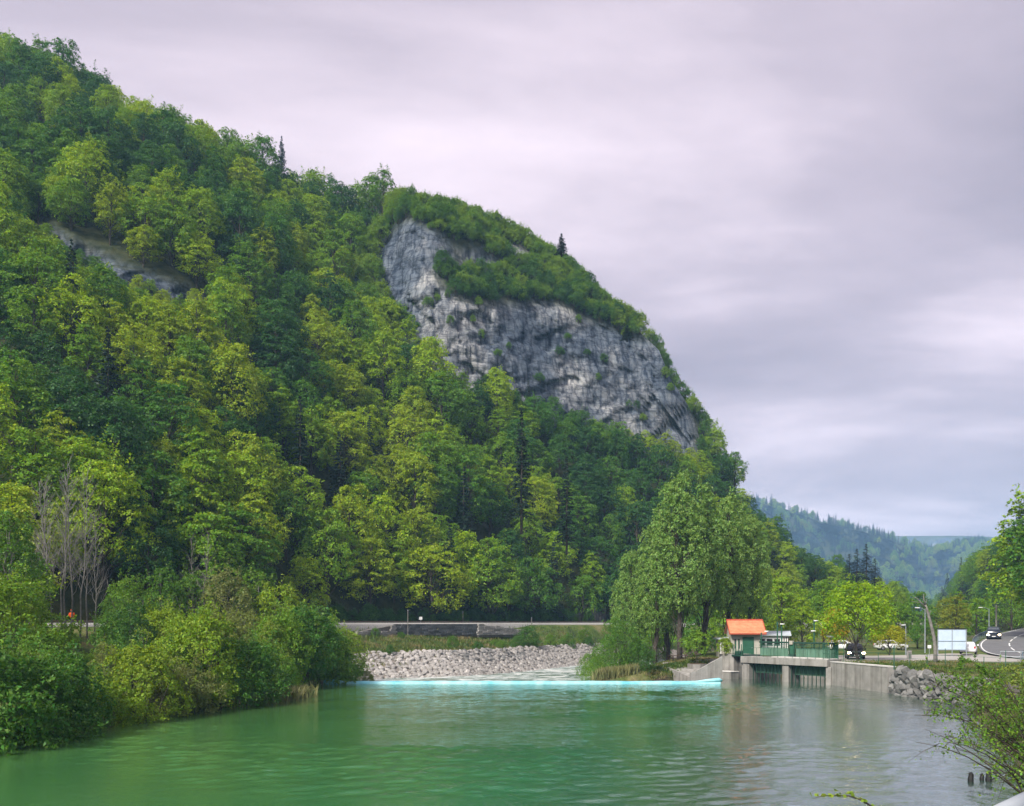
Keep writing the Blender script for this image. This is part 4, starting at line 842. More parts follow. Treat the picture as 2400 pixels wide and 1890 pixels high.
# left bank: shrubs and small trees
BANK = [(40, 1735, 46.5, 1.25, 0, 0.30), (150, 1715, 50, 1, 3, 0.22), (-60, 1760, 44, 1.4, 4, 0.25), (240, 1700, 54, 0.74, 2, 0.73), (330, 1688, 57, 1.09, 1, 0.87), (300, 1650, 62, 0.89, 4, 0.35), (430, 1670, 61, 0.85, 2, 0.98), (480, 1655, 64, 1.16, 5, 0.78), (565, 1650, 67, 1.15, 0, 0.24), (520, 1620, 72, 1.16, 3, 0.96), (620, 1640, 74, 0.94, 4, 0.47), (660, 1615, 82, 1.17, 5, 0.60), (715, 1608, 87, 1.5, 1, 0.24), (770, 1600, 92, 1.43, 3, 0.48), (730, 1560, 96, 1.23, 0, 0.32), (775, 1590, 98, 1.13, 4, 0.62), (600, 1590, 88, 0.98, 2, 0.80), (440, 1600, 76, 1.1, 1, 0.75), (380, 1570, 80, 1.13, 5, 0.85), (100, 1620, 62, 0.83, 5, 0.49), (205, 1600, 68, 0.51, 2, 0.60), (10, 1600, 66, 1.45, 0, 0.65), (270, 1560, 78, 0.86, 3, 0.36), (40, 1540, 76, 0.85, 1, 0.90), (150, 1530, 78, 0.43, 4, 0.52), (-20, 1520, 76, 1.03, 3, 0.78), (690, 1500, 100, 1.22, 2, 0.67), (500, 1530, 90, 1.06, 4, 0.75), (330, 1520, 86, 1.08, 0, 0.47), (780, 1530, 104, 0.89, 5, 0.50)]
for px, py, D, s, va, tn in BANK:
    p = P(px, py, D); p.z = float(ground_z(p.x, p.y)) - 0.15
    o = place('shrub', SHRUB[va], p, (s, s, s * rs.uniform(0.95, 1.1)), px * 0.43, tn); TREES.append((o, shade(tn) + ' shrub', 'on the left river bank', px, 'shrub', 'shrubs on the left river bank'))
TALLB = [(360, 60, 0.42, 0, 0.9), (420, 66, 0.55, 1, 0.2), (500, 70, 0.5, 2, 0.88), (590, 74, 0.5, 0, 0.15), (250, 60, 0.45, 1, 0.97), (210, 56, 0.4, 2, 0.3), (640, 80, 0.65, 1, 0.9), (700, 84, 0.6, 2, 0.25), (310, 70, 0.7, 1, 0.1), (745, 90, 0.75, 0, 0.75), (130, 54, 0.5, 0, 0.5), (300, 84, 0.9, 0, 0.5), (380, 92, 1.0, 1, 0.35), (450, 96, 1.15, 2, 0.45), (530, 94, 1.2, 0, 0.98), (600, 98, 1.1, 1, 0.55), (650, 96, 1.2, 2, 0.85), (720, 102, 1.05, 0, 0.6), (770, 106, 0.95, 1, 0.7), (808, 110, 0.95, 2, 0.82), (285, 92, 0.8, 2, 0.4), (20, 78, 1.2, 1, 0.42), (40, 88, 1.05, 0, 0.3), (570, 88, 0.85, 2, 0.95), (690, 92, 0.9, 1, 0.75), (480, 84, 0.7, 1, 0.6), (-60, 80, 1.4, 2, 0.4)]
for px, D, s, va, tn in TALLB:
    x = (px - CX) / F * D; z = float(ground_z(x, D)) - 0.15
    o = place('small_tree', TALLSHRUB[va], (x, D, z), s, px * 0.9, tn); TREES.append((o, shade(tn) + ' slender small tree', 'behind the left bank shrubs', px, 'tree', 'small trees behind the left bank shrubs'))
bt = 0
for px, D, s, va in [(105, 92, 0.95, 0), (125, 90, 1.0, 1), (142, 93, 1.05, 2), (155, 91, 0.98, 0), (170, 94, 1.08, 1), (186, 92, 1.0, 2), (204, 95, 1.02, 0), (222, 93, 0.86, 1), (90, 95, 0.9, 2), (470, 95, 0.85, 1), (452, 97, 0.75, 0)]:
    x = (px - CX) / F * D; r_ = add('bare_tree', None, None, (x, D, float(ground_z(x, D)) - 0.1), px * 1.7, s); add('trunk', BARE[va][0], r_); add('branches', BARE[va][1], r_)
    TREES.append((r_, 'grey leafless slim tree', 'in the thicket above the left bank', px, 'tree', 'leafless trees above the left bank'))
seen_s = {}
for t_ in TREES:
    kd = KIDS.get(t_[0].name)
    if kd and kd[1].data.name not in seen_s: seen_s[kd[1].data.name] = list(kd)
order_h = [seen_s[b[1].name] for b in SHRUB]
gn_scatter('forest', [(t_[0], t_[1], t_[2] + (0.3 if t_[4] < 0.5 else 0), t_[3] * ((2.9 if t_[4] >= 0.3 else 1.9) if t_[4] < 0.5 else 1.0), t_[8], t_[5], (nb + t_[7] % 6) if t_[4] < 0.5 else t_[7] % nb) for t_ in rest], 'mixed green woodland covering the upper mountain', order_b + order_h)
# far bank below the railway: low shrubs on the grass slope
for i, (px, py, D, s, tn) in enumerate([(1215, 1470, 150, 0.5, 0.3), (1240, 1468, 152, 0.75, 0.25), (1175, 1500, 148, 0.35, 0.5), (1290, 1480, 158, 0.5, 0.6), (1330, 1485, 165, 0.55, 0.4), (1370, 1490, 170, 0.6, 0.62), (940, 1468, 143, 0.25, 0.3), (1060, 1495, 138, 0.4, 0.4), (1120, 1510, 140, 0.35, 0.2), (915, 1535, 124, 0.3, 0.2), (855, 1580, 112, 0.45, 0.95), (880, 1470, 141, 0.3, 0.4), (1250, 1515, 152, 0.3, 0.35), (1340, 1508, 162, 0.3, 0.3), (1160, 1490, 150, 0.3, 0.5), (1380, 1515, 168, 0.4, 0.3)]):
    x = (px - CX) / F * D; o = place('shrub', SHRUB[i % 6], (x, D, float(ground_z(x, D)) - 0.1), s, i * 1.3, tn); TREES.append((o, 'low ' + shade(tn) + ' shrub', 'on the slope below the railway', px, 'shrub', 'low shrubs on the slope below the railway'))

# ------------------------------------------------------------------ built things
def stone_mesh(name, seed, mat, flat=1.0):
    rs_ = RS(seed); bm_v = []; 
    for i in range(3):
        ring = []
        for k in range(7):
            a = 2 * math.pi * (k + rs_.uniform(-0.25, 0.25)) / 7; r = (0.40, 0.52, 0.38)[i] * rs_.uniform(0.72, 1.22); bm_v.append((math.cos(a) * r, math.sin(a) * r, (-0.36, 0.02, 0.34)[i] * flat + rs_.uniform(-0.05, 0.05)))
    V = bm_v + [(0, 0, -0.45 * flat), (rs_.uniform(-0.1, 0.1), rs_.uniform(-0.1, 0.1), 0.42 * flat)]; Fc = []
    for i in range(2):
        for k in range(7): Fc.append((i * 7 + k, i * 7 + (k + 1) % 7, (i + 1) * 7 + (k + 1) % 7, (i + 1) * 7 + k))
    for k in range(7): Fc.append((21, (k + 1) % 7, k)); Fc.append((22, 14 + k, 14 + (k + 1) % 7))
    return mesh_from(name, V, Fc, M[mat])
# stone-pitched bank below the weir
SP = [stone_mesh('stone', 900 + i, 'stone_pink', 0.8) for i in range(5)]; SG = [stone_mesh('stone', 920 + i, 'stone_grey', 0.85) for i in range(5)]
bank = thing('stone_embankment', 'pale rubble stone embankment curving along the far bank below the weir', 'embankment')
BL = smooth_line([(b_[1], b_[0], 0) for b_ in xB_pts[1:7]], 0.8); Bn = normals2(BL); bl_s = np.concatenate([[0], np.cumsum(np.linalg.norm(np.diff(BL[:, :2], axis=0), axis=1))])
Vb = []; rows = 7
for i in range(len(BL)):
    for j in range(rows):
        f = j / (rows - 1); d = -0.3 + 6.0 * f; x, y = BL[i, 0] - Bn[i, 0] * d, BL[i, 1] - Bn[i, 1] * d
        Vb.append((x, y, -1.75 + 3.95 * f - 0.5 * f * (1 - f)))
M['bedding'] = vary_mat('rubble_bedding', (0.16, 0.14, 0.125), (0.29, 0.26, 0.235), 1.5, 0.95, 0.1, 0.9, 6, coords='World')
add('bedding', mesh_quads('bedding', Vb, [(i * rows + j, i * rows + j + 1, (i + 1) * rows + j + 1, (i + 1) * rows + j) for i in range(len(BL) - 1) for j in range(rows - 1)], M['bedding'], True), bank)
st_list = []; rs2 = RS(77); s_ = 0.0
while s_ < min(78, bl_s[-1] - 1):
    i = int(np.searchsorted(bl_s, s_)); i = min(i, len(BL) - 1); n_ = Bn[i]; jj = 0.1; hi = 1.0
    while jj < hi:
        d = -0.3 + 6.0 * jj; sz = rs2.uniform(0.36, 0.80); x = BL[i, 0] - n_[0] * d + rs2.normal() * 0.15; y = BL[i, 1] - n_[1] * d + rs2.normal() * 0.15; z = max(-1.75 + 3.95 * jj - 0.5 * jj * (1 - jj) + 0.10, float(ground_z(x, y)) + 0.12)
        st_list.append((x, y, z, sz, rs2.uniform(0, 6.28), jj, s_)); jj += sz * 0.13
    s_ += rs2.uniform(0.42, 0.56)
st_list = [q for q in st_list if 800 < topix(q)[0] < 1420]
st_list.sort(key=lambda q: -q[3] / q[1]); rest_mb = MB()
for k, (x, y, z, sz, a, jj, s_) in enumerate(st_list):
    lib = SG if (jj > 0.62 and s_ > 26) else SP; me = lib[k % 5]
    nrm = Vector((Bn[min(int(s_ / 0.8), len(Bn) - 1)][0] * 0.55, Bn[min(int(s_ / 0.8), len(Bn) - 1)][1] * 0.55, 0.8)).normalized(); q_ = nrm.to_track_quat('Z', 'Y').to_matrix().to_4x4() @ Matrix.Rotation(a, 4, 'Z')
    Mx = Matrix.Translation((x, y, z)) @ q_ @ Matrix.Diagonal((sz * 1.3, sz * 1.05, sz * 0.85, 1))
    if k < 300:
        o = add('stone', me, bank); o.matrix_local = Mx
    else: rest_mb.add([Mx @ v.co for v in me.vertices], [tuple(p_.vertices) for p_ in me.polygons])
if rest_mb.V:
    o = rest_mb.build('rubble', M['stone_pink'], bank); o['kind'] = 'stuff'
# railway retaining walls, coursed blocks
BLK = {}
def block_mesh(mat, seed):
    rs_ = RS(seed); mb = MB().bbox((-0.5, -0.5, -0.5), (0.5, 0.5, 0.5), 0.06); mb.V = [tuple(np.array(v) + rs_.normal(size=3) * 0.018) for v in mb.V]; return mb.mesh('block', M[mat])
for mt in ('block_pale', 'block_dark'): BLK[mt] = [block_mesh(mt, 40 + i) for i in range(4)]
def rail_point(px, off):
    pxs = CX + F * (RL[:, 0] - Nr[:, 0] * -off) / (RL[:, 1] - Nr[:, 1] * -off)
    f = np.interp(px, pxs, np.arange(len(RL))); i = int(f); i = min(i, len(RL) - 2); p = (RL[i, :2] + Nr[i] * off) * (1 - (f - i)) + (RL[i + 1, :2] + Nr[i + 1] * off) * (f - i); return p
def block_wall(name, label, px0, px1, off, topf, botf, mat, course=0.36, bl=1.0):
    t_ = thing(name, label, 'wall'); a, b = rail_point(px0, off), rail_point(px1, off); L = np.linalg.norm(b - a); d = (b - a) / L; ang = math.atan2(d[1], d[0]); n_ = np.array([d[1], -d[0]])
    core = MB(); zs0, zs1 = botf(0), botf(1)
    core.add([(a[0], a[1], botf(0) - 0.4), (b[0], b[1], botf(1) - 0.4), (b[0], b[1], topf(1) - 0.1), (a[0], a[1], topf(0) - 0.1), (a[0] - n_[0], a[1] - n_[1], botf(0) - 0.4), (b[0] - n_[0], b[1] - n_[1], botf(1) - 0.4), (b[0] - n_[0], b[1] - n_[1], topf(1) - 0.1), (a[0] - n_[0], a[1] - n_[1], topf(0) - 0.1)], [(0, 1, 2, 3), (1, 5, 6, 2), (5, 4, 7, 6), (4, 0, 3, 7), (3, 2, 6, 7)])
    core.build('core', M['mortar'], t_); rs_ = RS(int(px0)); z = min(botf(0), botf(1)); row = 0
    while z < max(topf(0), topf(0.5), topf(1)):
        s_ = -rs_.uniform(0, 0.5)
        while s_ < L:
            w = bl * rs_.uniform(0.7, 1.35); c = s_ + w / 2; f = c / L
            if 0.0 <= f <= 1 and z + course * 0.5 < topf(f) and z + course * 0.6 > botf(f):
                p = a + d * c + n_ * rs_.uniform(-0.02, 0.10); o = add('block', BLK[mat][rs_.randint(4)], t_, (p[0], p[1], z + course / 2), ang); o.scale = (w * 0.96, 0.4, course * 0.93)
            s_ += w
        z += course; row += 1
    return t_
block_wall('retaining_wall', 'pale coursed stone retaining wall at the left under the railway', 838, 928, 3.6, lambda f: 5.05 + (0 if f < 0.72 else (f - 0.72) * 4.2), lambda f: 4.2, 'block_pale', 0.3, 1.1)
block_wall('retaining_wall', 'dark grey stone retaining wall section in the middle under the railway', 926, 1122, 3.2, lambda f: 6.3, lambda f: 4.25, 'block_dark', 0.34, 1.1)
block_wall('retaining_wall', 'pale stone retaining wall tapering down to the right under the railway', 1121, 1310, 3.6, lambda f: 6.25 - 1.9 * f, lambda f: 4.15, 'block_pale', 0.36, 1.2)
a, b = rail_point(1318, -5.2), rail_point(1420, -5.2)
mb = MB().add([(a[0], a[1], 6), (b[0], b[1], 6), (b[0], b[1], 10.2), ((a[0] + b[0]) / 2, (a[1] + b[1]) / 2, 9.2), (a[0], a[1], 6.9), (a[0] - 0.6, a[1] + 0.6, 6), (b[0] - 0.6, b[1] + 0.6, 6), (b[0] - 0.6, b[1] + 0.6, 10.2), ((a[0] + b[0]) / 2 - 0.6, (a[1] + b[1]) / 2 + 0.6, 9.2), (a[0] - 0.6, a[1] + 0.6, 6.9)], [(0, 1, 2, 3, 4), (5, 9, 8, 7, 6), (4, 3, 8, 9), (3, 2, 7, 8), (1, 6, 7, 2), (0, 4, 9, 5)])
tag(mb.build('slope_wall', M['concrete_dark']), 'grey sloping concrete wall behind the track near the poplars', 'wall')
for px, hgt, off, lb in [(956, 4.2, 3.9, 'thin grey post in front of the railway retaining wall'), (1085, 2.2, -2.7, 'short timber post beside the track'), (1246, 3.0, 3.8, 'thin dark post beside the slope shrub')]:
    q = rail_point(px, off); t_ = thing('line_post', lb, 'post', (q[0], q[1], 4.4 if off > 0 else RAILZ - 0.2), 0, 'posts along the railway')
    MB().tube([(0, 0, -0.5), (0, 0, hgt)], 0.07, 6).build('pole', M['bark_pale'], t_); MB().bbox((-0.1, -0.1, hgt), (0.1, 0.1, hgt + 0.12), 0.02).build('cap', M['galv'], t_)
q = rail_point(986, -2.8); t_ = thing('track_marker', 'small white marker board beside the railway', 'sign', (q[0], q[1], RAILZ - 0.2))
MB().tube([(0, 0, -0.3), (0, 0, 1.0)], 0.04, 6).build('post', M['galv'], t_); MB().bbox((-0.3, -0.05, 0.7), (0.3, 0.02, 1.25), 0.02).build('board', M['white'], t_)

# weir: cyan crest with water sliding over it
we = thing('weir', 'long cyan weir crest across the river', 'weir', (0, 91.5, 0))
prof = [(-0.35, -0.6), (-0.30, 0.02), (-0.2, 0.12), (0.0, 0.20), (0.4, 0.24), (0.9, 0.20), (1.2, 0.08), (1.4, -0.5), (1.9, -1.6), (-0.35, -2.2)]
xs = np.linspace(-19.9, 22.3, 85); V = []; k = len(prof)
for i, x in enumerate(xs):
    f = 0.12 * math.sin(x * 0.9) * 0.25 + 0.05 * math.sin(x * 2.3 + 1); tap = min(1, (22.6 - x) / 2.5)
    for (y, z) in prof: V.append((x, y, z * (0.9 + 0.1 * tap) + (f * 0.25 if z > 0 else 0)))
Q = [(i * k + j, (i + 1) * k + j, (i + 1) * k + (j + 1) % k, i * k + (j + 1) % k) for i in range(84) for j in range(k)]
add('crest', mesh_quads('crest', V, Q, M['cyan'], True), we)
mb = MB().tube([(-22.0, 0.2, 0.28), (-20.9, 0.1, 0.26), (-19.9, 0, 0.20), (-19.2, 0, 0.16), (-18.6, 0, 0.18), (-17.8, 0.1, 0.05)], [0.08, 0.16, 0.28, 0.25, 0.18, 0.06], 10); mb.build('end_roll', M['cyan'], we, True)
mb = MB().tube([(19.0, 0.1, 0.12), (20.0, -0.1, 0.2), (21.2, -0.1, 0.30), (22.2, 0, 0.36), (22.55, 0.1, 0.3)], [0.06, 0.12, 0.2, 0.24, 0.12], 10); mb.build('end_roll', M['cyan'], we, True)

# sluice: local frame along the bars (x from left to right, y away from the camera)
def frame(o): o.rotation_euler = (0, 0, math.atan2(gdir.y, gdir.x)); return o
GL = (GB - GA).length
sl = frame(thing('sluice', 'concrete sluice bridge with dark trash bars and green steel parapet', 'sluice', (GA.x, GA.y, 0)))
mb = MB().bbox((-0.9, -0.35, 1.86), (GL + 0.15, 2.1, 2.62), 0.03); mb.build('deck', M['concrete'], sl)
MB().bbox((3.2, -0.1, 2.624), (GL + 0.1, 2.0, 2.70), 0.02).build('deck_slab', M['concrete_new'], sl)
for x0, x1 in ((-0.7, 0.25), (GL * 0.46, GL * 0.46 + 0.85), (GL - 0.12, GL + 0.5)): MB().bbox((x0, -0.2, -2), (x1, 1.9, 1.857), 0.03).build('pier', M['concrete'], sl)
x = 0.55
while x < GL - 0.25:
    if not (GL * 0.46 - 0.12 < x < GL * 0.46 + 0.97): MB().bbox((x - 0.035, 0.15, -1.5), (x + 0.035, 0.24, 1.855), 0.008).build('bar', M['green_dark'], sl)
    x += 0.53
for x0, x1 in ((0.3, GL * 0.46 - 0.05), (GL * 0.46 + 0.9, GL - 0.17)): MB().bbox((x0, 0.8, 0.75), (x1, 0.9, 1.85), 0.01).build('gate_leaf', M['green_panel'], sl)
MB().box((-0.7, 7.0, -2), (GL + 0.4, 7.4, 2.2)).build('back_wall', M['concrete'], sl); MB().box((-0.98, 0.0, -2), (-0.72, 6.98, 2.3)).build('channel_side', M['concrete'], sl)
# parapet panels, rails and lifting beam
npan = 10; pw = (GL - 0.6) / npan
for i in range(npan):
    if i == 4: continue
    MB().bbox((0.3 + i * pw + 0.02, 3.05, 2.72), (0.3 + (i + 1) * pw - 0.02, 3.13, 3.62), 0.012).build('panel', M['green_panel'], sl)
MB().bbox((0.3 + 4 * pw + 0.15, 2.95, 2.72), (0.3 + 5 * pw - 0.15, 3.35, 3.0), 0.02).build('gear_box', M['green_dark'], sl)
MB().bbox((0.3 + 4 * pw + 0.25, 2.98, 3.0), (0.3 + 5 * pw - 0.25, 3.3, 4.15), 0.02).build('gear_column', M['green_steel'], sl)
MB().bbox((0.3 + 4 * pw + 0.3, 2.8, 4.05), (0.3 + 5 * pw - 0.3, 3.2, 4.48), 0.03).build('pale_housing', M['plaster'], sl)
MB().bbox((0.2, 3.0, 4.17), (GL - 0.2, 3.35, 4.36), 0.015).build('lifting_beam', M['green_dark'], sl)
for z in (3.68, 3.86, 4.02): MB().tube([(0.2, 3.1, z), (GL - 0.2, 3.1, z)], 0.032, 6).build('rail', M['green_steel'], sl)
for i in range(npan + 1): MB().bbox((0.3 + i * pw - 0.03, 3.14, 2.7), (0.3 + i * pw + 0.03, 3.2, 4.17), 0.01).build('post', M['green_steel'], sl)
for x, h in ((0.05, 5.35), (2.35, 6.6), (2.95, 6.3), (7.3, 6.7)): MB().tube([(x, 3.6, 2.6), (x, 3.6, h)], 0.075, 6).build('tall_post', M['green_steel'], sl)
for x, h in ((2.95, 6.35), (7.45, 6.72), (7.1, 5.6), (0.75, 5.5)):
    MB().bbox((x - 0.05, 3.35, h - 0.06), (x + 0.42, 3.6, h + 0.06), 0.03).build('lamp_head', M['white'], sl)
for x in np.arange(0.4, GL, 0.98): MB().tube([(x, -0.25, 2.6), (x, -0.25, 3.65)], 0.022, 5).build('fence_post', M['green_steel'], sl)
MB().tube([(0.0, -0.25, 3.65), (GL, -0.25, 3.65)], 0.018, 5).build('fence_rail', M['green_steel'], sl)
for o in list(COL.objects):
    if o.parent is sl and o.name.split('.')[0] in ('panel', 'gear_box', 'gear_column', 'pale_housing', 'lifting_beam', 'rail', 'post', 'tall_post', 'lamp_head'): o.location.y -= 1.45
cg = frame(thing('steel_cage', 'green steel cage with a floodlight on top at the end of the sluice', 'cage', (GA.x + gdir.x * (GL - 0.3), GA.y + gdir.y * (GL - 0.3), 2.6)))
for x in (-0.35, -0.1, 0.15, 0.4):
    for y in (0.1, 1.6): MB().bbox((x - 0.03, y - 0.03, 0), (x + 0.03, y + 0.03, 1.75), 0.008).build('post', M['green_steel'], cg)
for z in (0.1, 0.65, 1.2, 1.75):
    for y in (0.1, 1.6): MB().bbox((-0.38, y - 0.035, z - 0.03), (0.43, y + 0.035, z + 0.03), 0.008).build('rail', M['green_steel'], cg)
MB().bbox((-0.3, 1.68, 0.12), (0.35, 1.72, 1.7), 0.01).build('back_panel', M['green_steel'], cg)
MB().tube([(0.0, 1.0, 1.7), (0.0, 1.0, 2.4)], 0.05, 6).build('lamp_pole', M['galv'], cg); MB().bbox((-0.4, 0.7, 2.36), (0.25, 1.1, 2.52), 0.04).build('lamp_head', M['white'], cg)
cg.children[0]
# abutment, stepped wing wall, fish ladder, low block
ab = frame(thing('abutment', 'stained concrete abutment left of the sluice with a dark wet recess', 'wall', (GA.x, GA.y, 0)))
MB().bbox((-4.4, -0.1, -2), (-2.15, 3.0, 2.78), 0.04).build('pier', M['concrete'], ab); MB().bbox((-2.15, 0.55, -2), (-0.72, 3.0, 2.55), 0.03).build('recess', M['concrete_dark'], ab)
MB().bbox((-2.3, -0.3, 2.56), (-0.75, 3.0, 2.76), 0.03).build('walkway', M['green_dark'], ab)
for x in (-2.3, -1.9, -1.45, -1.05, -0.8): MB().tube([(x, 0.0, 2.7), (x, 0.0, 4.0 + 0.5 * (x > -1.5) * (x < -1.2) + 0.35 * (x < -1.8) * (x > -2))], 0.05, 6).build('post', M['green_steel'], ab)
MB().tube([(-2.3, 0, 3.3), (-0.8, 0, 3.3)], 0.03, 5).build('rail', M['green_steel'], ab)
MB().bbox((-1.95, -0.2, 2.77), (-1.15, 0.5, 3.2), 0.05).build('winch', M['green_dark'], ab)
wp = [P(px, 1500, 95.2) for px in (1692, 1670, 1650, 1634, 1618)]; tops = [2.72, 2.15, 1.6, 1.2, 0.95]
wv = []; 
for q, zt in zip(wp, tops): wv += [(q.x, q.y - 0.25, -2), (q.x, q.y - 0.25, zt), (q.x, q.y + 0.35, zt), (q.x, q.y + 0.35, -2)]
wf = [(i * 4 + j, (i + 1) * 4 + j, (i + 1) * 4 + (j + 1) % 4, i * 4 + (j + 1) % 4) for i in range(4) for j in range(4)] + [(3, 2, 1, 0), (16, 17, 18, 19)]
tag(mesh_obj := add('wing_wall', mesh_from('wing_wall', wv, wf, M['concrete'])), 'curved concrete wing wall sloping down left from the abutment', 'wall')
lb = frame(thing('low_block', 'low pale concrete block standing in the water before the abutment', 'block', (GA.x + gdir.x * -2.9, GA.y + gdir.y * -2.9, 0)))
MB().bbox((-0.9, -1.9, -2), (1.9, -0.5, 0.78), 0.06).build('body', M['concrete'], lb); MB().bbox((-0.95, -1.95, 0.782), (1.95, -0.45, 0.88), 0.03).build('cap', M['concrete_new'], lb)
fl = thing('fish_ladder', 'sloping grey concrete fish ladder with low side walls below the planter', 'fish ladder')
a, b, c, d = P(1560, 1562, 103), P(1622, 1588, 96), P(1648, 1572, 98), P(1650, 1560, 104)
for q, z in ((a, 1.25), (b, 0.15), (c, 0.95), (d, 1.55)): q.z = z
MB().add([a, b, c, d, a - Vector((0, 0, 1.6)), b - Vector((0, 0, 1.6)), c - Vector((0, 0, 1.6)), d - Vector((0, 0, 1.6))], [(0, 1, 2, 3), (0, 4, 5, 1), (1, 5, 6, 2), (2, 6, 7, 3), (3, 7, 4, 0)]).build('ramp', M['concrete'], fl)
def wall_seg(p, q, z0p, z1p, z0q, z1q, th=0.3):
    d_ = Vector((q.x - p.x, q.y - p.y, 0)).normalized(); n_ = Vector((-d_.y, d_.x, 0)) * th / 2; V = []
    for s in (-1, 1): V += [Vector((p.x, p.y, z0p)) + n_ * s, Vector((q.x, q.y, z0q)) + n_ * s, Vector((q.x, q.y, z1q)) + n_ * s, Vector((p.x, p.y, z1p)) + n_ * s]
    return MB().add(V, [(0, 1, 2, 3), (7, 6, 5, 4), (0, 4, 5, 1), (1, 5, 6, 2), (2, 6, 7, 3), (3, 7, 4, 0)])
wall_seg(P(1553, 1550, 104.5), P(1690, 1545, 103), -1, 1.62, -1, 2.2, 0.3).build('side_wall', M['concrete'], fl)
wall_seg(P(1556, 1562, 102.6), P(1622, 1588, 95.6), -1.4, 1.36, -1.4, 0.35, 0.3).build('side_wall', M['concrete'], fl)
q = P(1634, 1560, 101); pl = thing('planter', 'round concrete planter holding the small maple', 'planter', (q.x, q.y, 1.25))
MB().tube([(0, 0, -1.2), (0, 0, 0.38)], [1.05, 1.15], 14).build('tub', M['concrete'], pl); MB().tube([(0, 0, 0.384), (0, 0, 0.44)], [1.0, 0.85], 14).build('earth', M['soil'], pl)
# banks walls on the right: smooth concrete then boulders
WL = [(33.45, 89.3), (34.7, 78.8)]
cw = thing('bank_wall', 'streaked concrete bank wall right of the sluice', 'wall')
wall_seg(Vector((33.75, 89.6, 0)), Vector((34.95, 78.6, 0)), -2, 2.36, -2, 2.40, 0.7).build('face', M['concrete'], cw)
wall_seg(Vector((33.78, 89.6, 0)), Vector((34.98, 78.6, 0)), 2.362, 2.46, 2.402, 2.50, 0.86).build('coping', M['concrete_new'], cw)
bw = thing('boulder_wall', 'rough grey boulder wall continuing the concrete bank wall', 'wall')
BG = [stone_mesh('boulder', 960 + i, 'stone_grey', 0.9) for i in range(6)]; rs3 = RS(5)
wall_seg(Vector((35.6, 78.5, 0)), Vector((36.8, 62.5, 0)), -2, 2.1, -2, 2.1, 0.8).build('backing', M['mortar'], bw)
s_ = 0.2
while s_ < 16:
    z = -0.55
    while z < 1.85:
        sz = rs3.uniform(0.55, 1.15); f = s_ / 16; x = 35.15 + 1.1 * f - 0.22 * (1 - z / 2.3); y = 78.5 - s_ + rs3.normal() * 0.12
        o = add('boulder', BG[rs3.randint(6)], bw, (x, y, z + sz * 0.25)); o.rotation_euler = (rs3.uniform(-0.4, 0.4), rs3.uniform(-1.2, -0.6), rs3.uniform(0, 6.28)); o.scale = (sz * 1.05, sz * 1.15, sz * 0.85); z += sz * 0.62
    s_ += rs3.uniform(0.55, 0.8)

# hut with orange roof
ht = thing('pump_hut', 'cream hut with bright orange pitched roof behind the sluice', 'hut', (P(1745, 1500, 109).x, 109, 2.35), math.radians(-4))
MB().bbox((-1.95, -1.5, -0.5), (1.65, 1.7, 2.85), 0.02).build('wall', M['plaster'], ht)
MB().prism([(-1.5, 2.84), (1.7, 2.84), (0.1, 4.15)], -1.95, 1.65, 'x').build('gable', M['plaster'], ht)
rf = MB()
rf.add([(-2.2, -2.1, 2.72), (2.2, -2.1, 2.72), (2.2, 0.1, 4.33), (-2.2, 0.1, 4.33), (-2.2, -2.1, 2.84), (2.2, -2.1, 2.84), (2.2, 0.1, 4.45), (-2.2, 0.1, 4.45)], [(0, 3, 2, 1), (4, 5, 6, 7), (0, 1, 5, 4), (1, 2, 6, 5), (2, 3, 7, 6), (3, 0, 4, 7)])
rf.add([(-2.2, 0.104, 4.33), (2.2, 0.104, 4.33), (2.2, 2.2, 2.72), (-2.2, 2.2, 2.72), (-2.2, 0.104, 4.45), (2.2, 0.104, 4.45), (2.2, 2.2, 2.84), (-2.2, 2.2, 2.84)], [(0, 3, 2, 1), (4, 5, 6, 7), (0, 1, 5, 4), (1, 2, 6, 5), (2, 3, 7, 6), (3, 0, 4, 7)])
ro = rf.build('roof', M['roof_orange'], ht)
for i in range(9):                                                  # raised tile courses
    y0 = -2.13 + i * 0.245; z0 = 2.845 + (y0 + 2.1) * 1.61 / 2.2
    MB().add([(-2.22, y0, z0 + 0.01), (2.22, y0, z0 + 0.01), (2.22, y0 + 0.245, z0 + 0.185), (-2.22, y0 + 0.245, z0 + 0.185), (-2.22, y0, z0 + 0.055), (2.22, y0, z0 + 0.055), (2.22, y0 + 0.245, z0 + 0.205), (-2.22, y0 + 0.245, z0 + 0.205)], [(0, 3, 2, 1), (4, 5, 6, 7), (0, 1, 5, 4), (1, 2, 6, 5), (2, 3, 7, 6), (3, 0, 4, 7)]).build('tile_course', M['roof_orange'], ro)
MB().tube([(-2.25, 0.1, 4.52), (2.25, 0.1, 4.52)], 0.1, 8).build('ridge', M['roof_edge'], ro)
for x in (-2.26, 2.26): MB().add([(x - 0.03, -2.15, 2.66), (x + 0.03, -2.15, 2.66), (x + 0.03, 0.1, 4.36), (x - 0.03, 0.1, 4.36), (x - 0.03, -2.15, 2.92), (x + 0.03, -2.15, 2.92), (x + 0.03, 0.1, 4.6), (x - 0.03, 0.1, 4.6)], [(0, 3, 2, 1), (4, 5, 6, 7), (0, 1, 5, 4), (1, 2, 6, 5), (2, 3, 7, 6), (3, 0, 4, 7)]).build('verge', M['roof_edge'], ro)
MB().tube([(-2.25, -2.2, 2.72), (2.25, -2.2, 2.72)], 0.07, 6).build('gutter', M['roof_edge'], ro)
dr = MB().bbox((-0.55, -1.56, -0.2), (0.85, -1.505, 2.35), 0.01).build('door', M['green_steel'], ht); MB().bbox((0.55, -1.62, 0.95), (0.7, -1.562, 1.05), 0.01).build('handle', M['galv'], dr)
